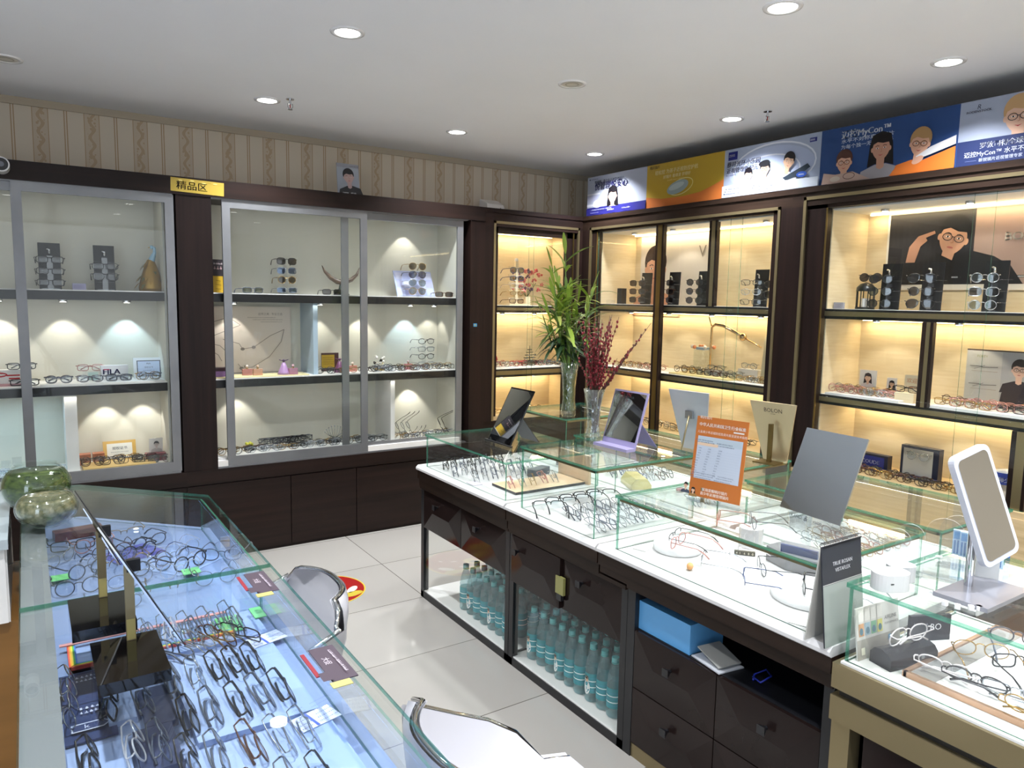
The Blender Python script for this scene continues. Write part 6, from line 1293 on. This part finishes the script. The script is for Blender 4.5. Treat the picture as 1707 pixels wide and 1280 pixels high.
# ------------------------------------------------------------------ right cabinet beside the corner
ZR1, ZR2 = RS1[1] + .0025, RS2[1] + .0025
a = Art(.74, .53, 'd9d2cc', .004); a.face(.165, .27, .21, skin='c99880', hair='2a1c1c', shirt='c99880', smile=False); a.text('V', .60, .35, .12, '8a8078'); a.scribble(.50, .10, .62, .010, 'a89c94', 1)
o = solo('face_poster', a, 'pale poster with a large calm face and slicked-back dark hair', 'poster', (4.085, 4.33, ZR1)); o.rotation_euler = (0, 0, R(-90))
c_ = MB(); c_.box(0, 0, 0, .05, .05, .12, BLACKP); solo('black_box', c_, 'upright black box at the left end of the top shelf', 'box', (3.84, 4.27, ZR1)); c_ = MB(); c_.box(0, 0, 0, .04, .06, .03, ACRYL); solo('acrylic_card', c_, 'small clear block left of the upright black box', 'block', (3.80, 4.34, ZR1))
SG = [('square', 'black', 'dark'), ('square', 'brown', 'dark')]
for i, (y, nm, lb, sp, n) in enumerate([(4.15, 'first black rack from corner', 'black-backed rack of sunglasses nearest the room corner', SG, 3), (3.86, 'second black rack from corner', 'black-backed rack of sunglasses behind the door mullion', SG, 3), (3.58, 'third black rack from corner', 'black-backed rack of dark sunglasses left of the inner divider', [('round', 'black', 'dark')], 3), (3.10, 'black rack with clear glasses', 'black-backed rack with clear glasses right of the inner divider', [('rectangular', 'black', 'clear'), ('oval', 'silver', 'clear')], 3)]):
    rack(lb, 3.93, y - .035, ZR1, -78, h_=.24, w_=.09); racked(nm, 3.895, y, ZR1, -62, n, sp, dz=.062, z0=.012)
glasses('dark square sunglasses at the right frame, upper of two', (3.90, 2.93, ZR1 + .12), -70, 'square', 'black', 'dark'); glasses('dark square sunglasses at the right frame, lower of two', (3.90, 2.93, ZR1 + .055), -70, 'square', 'black', 'dark')
rack('clear rack at the right frame carrying two sunglasses', 3.925, 2.93, ZR1, -75, board=False, group=None)
tray('cream tray of glasses in front of the glass vase', 3.76, 3.98, 3.14, 3.66, ZR2, mat('cream_tray', hexc('dcc98c'), .4), .010)
scatter('cream tray of right cabinet', 3.79, 3.93, 3.64, 3.16, ZR2 + .0105, 14, 2, -90, ['black', 'brown', 'gold', 'silver'], 51, axis='y')
scatter('middle shelf at the corner end', 3.79, 3.93, 4.30, 3.84, ZR2 + .001, 10, 2, -90, ['brown', 'gold', 'rose'], 52, axis='y')
scatter('middle shelf at the frame end', 3.78, 3.86, 3.08, 2.86, ZR2 + .001, 5, 1, -90, ['gold', 'silver'], 53, axis='y')
t = thing('crystal_vase', 'square cut-glass vase with beaded rim in the right cabinet', 'vase', (3.99, 3.56, ZR2)); a = MB(); a.rbox(-.05, -.05, 0, .05, .05, .17, VG, .012); part('glass_body', a, t); a = MB(); [a.ball((.08 * math.cos(j), .08 * math.sin(j), .19), .014, ink(('d8cfc8', 'c87a50')[j % 2], .2), 8) for j in range(8)]; part('beads', a, t); part('neck', MB().rbox(-.04, -.04, .17, .04, .04, .188, mat('blue_grey_band', hexc('8ea0b0'), .3), .01), t)
t = thing('golden_branch', 'curved golden tube ornament with a jointed knob in the right cabinet', 'ornament', (4.0, 3.40, ZR2)); GW = mat('warm_gold', hexc('d8b888'), .2, .9)
a = MB(); a.tube([(0, .10, .0), (0, .105, .18), (0, .10, .33), (0, .07, .352), (0, .0, .345), (0, -.09, .31), (0, -.16, .28)], [.006, .007, .008, .011, .012, .012, .011], GW, 10); a.tube([(0, -.16, .28), (0, -.32, .215)], .006, GW, 8); a.tube([(0, .10, .33), (0, .13, .40)], .005, GW, 8); part('tube', a, t); part('knob', MB().ball((0, -.17, .276), .026, GW, 12), t)
c_ = MB(); c_.box(-.03, -.08, 0, .03, .08, .07, WHITE); solo('white_box', c_, 'white box with black print behind the framed mirror in the right cabinet', 'box', (3.97, 3.13, ZR2)); glasses('thin silver eyeglasses on the white box in the right cabinet', (3.95, 3.13, ZR2 + .0715), -90, 'oval', 'silver', 'clear', True)
c_ = MB(); c_.rbox(-.03, -.05, 0, .03, .05, .035, WHITEG, .02); solo('white_case', c_, 'white soft case under black glasses in the right cabinet', 'case', (3.88, 3.34, ZR2 + .0105)); glasses('black rectangular eyeglasses on the white soft case', (3.875, 3.34, ZR2 + .0465), -80, 'rectangular', 'black', 'clear', True)
t = thing('framed_certificate', 'cream and gold framed dark panel with white letters at the right frame', 'picture frame', (3.86, 2.97, ZR2)); a = Art(.20, .30, 'dccfa8', .02); a.rect(.028, .03, .172, .27, 'b8a468'); a.rect(.036, .038, .164, .262, '3d434c'); a.text('VOGUE', .045, .055, .034, 'd8dadf', bold=.0005)
M_ = Matrix.Rotation(R(-8), 4, 'X'); a.v = [tuple(M_ @ Vector(p)) for p in a.v]; o = part('framed_panel', a, t); o.rotation_euler = (0, 0, R(-78))
scatter('floor of right cabinet near corner', 3.80, 3.95, 4.3, 3.0, RB + .0015, 20, 2, -90, ['black', 'silver', 'grey', 'gold'], 54, axis='y')

# ------------------------------------------------------------------ far right cabinet
t = thing('portrait_poster', 'large white-framed poster of a person in dark turtleneck and glasses resting head on hand', 'poster', (4.085, 2.335, ZR1 + .11)); t.rotation_euler = (0, 0, R(-90))
a = Art(1.06, .425, 'e6e2da', .008); a.rect(.012, .03, .46, .415, '26262c'); a.rect(.46, .03, 1.05, .415, 'a08880')
a.put([(.08, .03), (.11, .12), (.24, .17), (.31, .20), (.46, .20), (.56, .17), (.64, .12), (.70, .03)], '1a1b20'); a.face(.355, .268, .145, skin='c99a80', hair='14151a', shirt='1a1b20', glasses='3a3030', smile=False, tilt=-14, body=False)
a.put([(.27, .20), (.29, .11), (.43, .11), (.45, .18), (.36, .155)], '15161b'); a.put([(.08, .03), (.10, .10), (.14, .22), (.17, .20), (.17, .12), (.15, .03)], '1c1d22')
a.put([(.115, .15), (.13, .235), (.175, .29), (.26, .315), (.265, .30), (.215, .28), (.225, .265), (.19, .235), (.165, .15)], 'b88a74'); a.text('BOSS', .605, .245, .058, 'cfc8c2', bold=.0018, sx=1.05)
part('printed_poster', a, t)
c_ = MB(); c_.box(0, 0, 0, .02, .9, .10, CREAM); solo('cream_riser', c_, 'low cream riser board under the large portrait poster', 'riser', (4.075, 1.40, ZR1))
SG2 = [('round', 'black', 'dark'), ('round', 'black', 'green')]
for y, nm, lb, sp in [(2.24, 'rack beside the lantern', 'black-backed rack of round sunglasses beside the black lantern', SG2), (2.02, 'rack before the portrait elbow', 'black-backed rack of sunglasses in front of the portrait elbow', [('aviator', 'black', 'dark'), ('round', 'black', 'dark')]), (1.72, 'rightmost rack of the far right cabinet', 'black-backed rack of sunglasses at the right below the portrait', [('round', 'silver', 'green'), ('square', 'silver', 'dark')])]:
    rack(lb, 3.92, y - .03, ZR1, -80, h_=.25, w_=.10); racked(nm, 3.885, y, ZR1, -66, 3, sp, dz=.066, z0=.008)
    a = Art(.045, .012, '1a1a1c', .001); a.text('HUGO', .004, .0025, .010, 'e6e6e6', bold=.0004); o = solo('brand_plate', a, f'tiny plate with white letters right of the {nm}', 'label', (3.93, y - .12, ZR1 + .165)); o.rotation_euler = (0, 0, R(-90))
t = thing('lantern', 'black metal candle lantern at the left of the far right cabinet top shelf', 'lantern', (3.90, 2.33, ZR1)); a = MB(); a.cyl(0, 0, 0, .012, .05, BLACKM, 20); a.lathe([(.05, .10), (.048, .12), (.03, .14), (.012, .145), (0, .15)], BLACKM, 20)
[a.tube([(.046 * math.cos(k * .785), .046 * math.sin(k * .785), .01), (.046 * math.cos(k * .785), .046 * math.sin(k * .785), .10)], .003, BLACKM, 5) for k in range(8)]; part('cage', a, t); part('candle', MB().cyl(0, 0, .012, .06, .02, WHITE, 14), t)
glasses('dark sunglasses lying on top of the black lantern', (3.885, 2.30, ZR1 + .150), -75, 'round', 'black', 'dark', True); a = Art(.055, .035, '9a9aa6', .02); a.scribble(.006, .02, .048, .004, '66667c', 1); a.scribble(.006, .01, .048, .004, '66667c', 2); o = solo('note_block', a, 'small grey note block at the left end of the far right cabinet top shelf', 'card', (3.80, 2.455, ZR1)); o.rotation_euler = (0, 0, R(-90))
tray('white tray crowded with thin glasses on the middle shelf of the far right cabinet', 3.75, 3.95, 2.02, 2.44, ZR2, WHITE, .010); scatter('left tray of far right cabinet', 3.78, 3.90, 2.43, 2.10, ZR2 + .0105, 12, 2, -90, ['gold', 'rose', 'silver'], 61, axis='y')
def cutout(lb, x, y, z, w_, h_, fn):
    t = thing('standing_cutout', lb, 'picture card', (x, y, z), -90); a = Art(w_, h_, 'e8e0d8', .004); fn(a); part('printed_figure', a, t)
cutout('small cut-out picture of a long-haired person in white on the glasses tray', 3.925, 2.345, ZR2 + .0105, .10, .13, lambda a: a.face(.05, .085, .034, hair='3a2a28', shirt='e2d2ce', long=True))
cutout('small cut-out picture of a dark-haired person in sunglasses on the glasses tray', 3.925, 2.185, ZR2 + .0105, .055, .10, lambda a: a.face(.028, .065, .024, hair='1c1618', shirt='2a2024', long=True, glasses='101010'))
t = thing('display_riser', 'cream riser block with orange print and dark glasses beside the mullion', 'display riser', (3.84, 2.02, ZR2)); part('block', MB().box(-.04, -.05, 0, .05, .05, .05, CREAM), t); a = Art(.09, .09, 'e8d8b8', .004); a.text('欢迎', .012, .05, .028, 'd08a50'); a.scribble(.01, .02, .075, .010, 'd08a50', 3); o = part('printed_card', a, t); o.rotation_euler = (0, 0, R(-90)); o.location = (.04, .045, .05)
glasses('dark rectangular eyeglasses on the cream riser block', (3.82, 2.02, ZR2 + .0505), -90, 'rectangular', 'black', 'clear', True)
t = thing('lens_poster', 'pale poster with two pairs of glasses and a dark-haired person, behind the mullion', 'poster', (4.03, 1.835, ZR2)); t.rotation_euler = (0, 0, R(-90)); a = Art(.42, .29, 'b9b6b0', .006); a.rect(.165, 0, .42, .28, 'a9a7a6'); a.rect(0, .283, .42, .29, '4a3a34'); a.text('FORTY', .05, .25, .016, '8a8a52'); a.face(.245, .195, .066, skin='d8b09a', hair='2a2220', shirt='2b2630', glasses='3a3030', smile=False); a.put([(.165, 0), (.175, .08), (.22, .12), (.42, .13), (.42, 0)], '2b2630')
for z_ in (.19, .10): a.line([(.02, z_ + .015), (.07, z_ + .015), (.08, z_ + .01), (.15, z_ + .015)], .003, '55504c'); a.line([(.03, z_ - .01), (.15, z_ - .01)], .002, '9a8a7c'); a.line([(.04, z_), (.09, z_ + .02)], .002, '55504c')
part('printed_poster', a, t)
tray('long white tray of glasses on the right half of the far right cabinet', 3.75, 3.95, 1.30, 1.86, ZR2, WHITE, .010); scatter('right tray of far right cabinet', 3.78, 3.91, 1.85, 1.34, ZR2 + .0105, 14, 2, -90, ['brown', 'gold', 'rose', 'black'], 62, axis='y')
# bottom of far right cabinet
ZB0 = RB + .0005
for lb, y0, w_, h_, kind in (('low navy display plinth with pale letters at the bottom of the far right cabinet', 2.36, .20, .085, 0), ('square navy frame with silver wire glasses at the bottom of the far right cabinet', 2.09, .20, .17, 1)):
    t = thing('navy_showcard', lb, 'display frame', (3.95, y0, ZB0)); t.rotation_euler = (0, 0, R(-90)); a = Art(w_, h_, '1d2438', .045)
    if kind: a.rect(.014, .014, w_ - .030, h_ - .014, 'b4b2aa'); a.text('COUDE', .03, .115, .026, 'e6e0d0', bold=.0005)
    else: a.rect(.012, .01, w_ - .02, h_ - .012, '24307a'); a.text('COUDE', .05, .03, .030, 'c8cce0', bold=.0005)
    part('frame_board', a, t); part('lip', MB().box(0, -.05, 0, w_, 0, .012, ink('1d2458')), t)
glasses('silver wire eyeglasses inside the square navy frame', (3.925, 1.99, ZB0 + .10), -90, 'round', 'silver', 'clear', False, .001, rot=(R(-4), 0, R(-90)))
scatter('floor of far right cabinet', 3.75, 3.86, 2.42, 1.62, ZB0 + .001, 18, 2, -90, ['brown', 'gold', 'black', 'rose'], 63, axis='y')
t = thing('picture_stand', 'silver-framed picture card leaning at the bottom of the far right cabinet', 'card', (3.80, 1.47, ZB0)); a = Art(.10, .13, 'b4b8bc', .006); a.rect(.012, .03, .075, .11, '9a7a52'); M_ = Matrix.Rotation(R(-14), 4, 'X'); a.v = [tuple(M_ @ Vector(p)) for p in a.v]; part('framed_print', a, t).rotation_euler = (0, 0, R(-80))
print('GLASSES', NG[0])
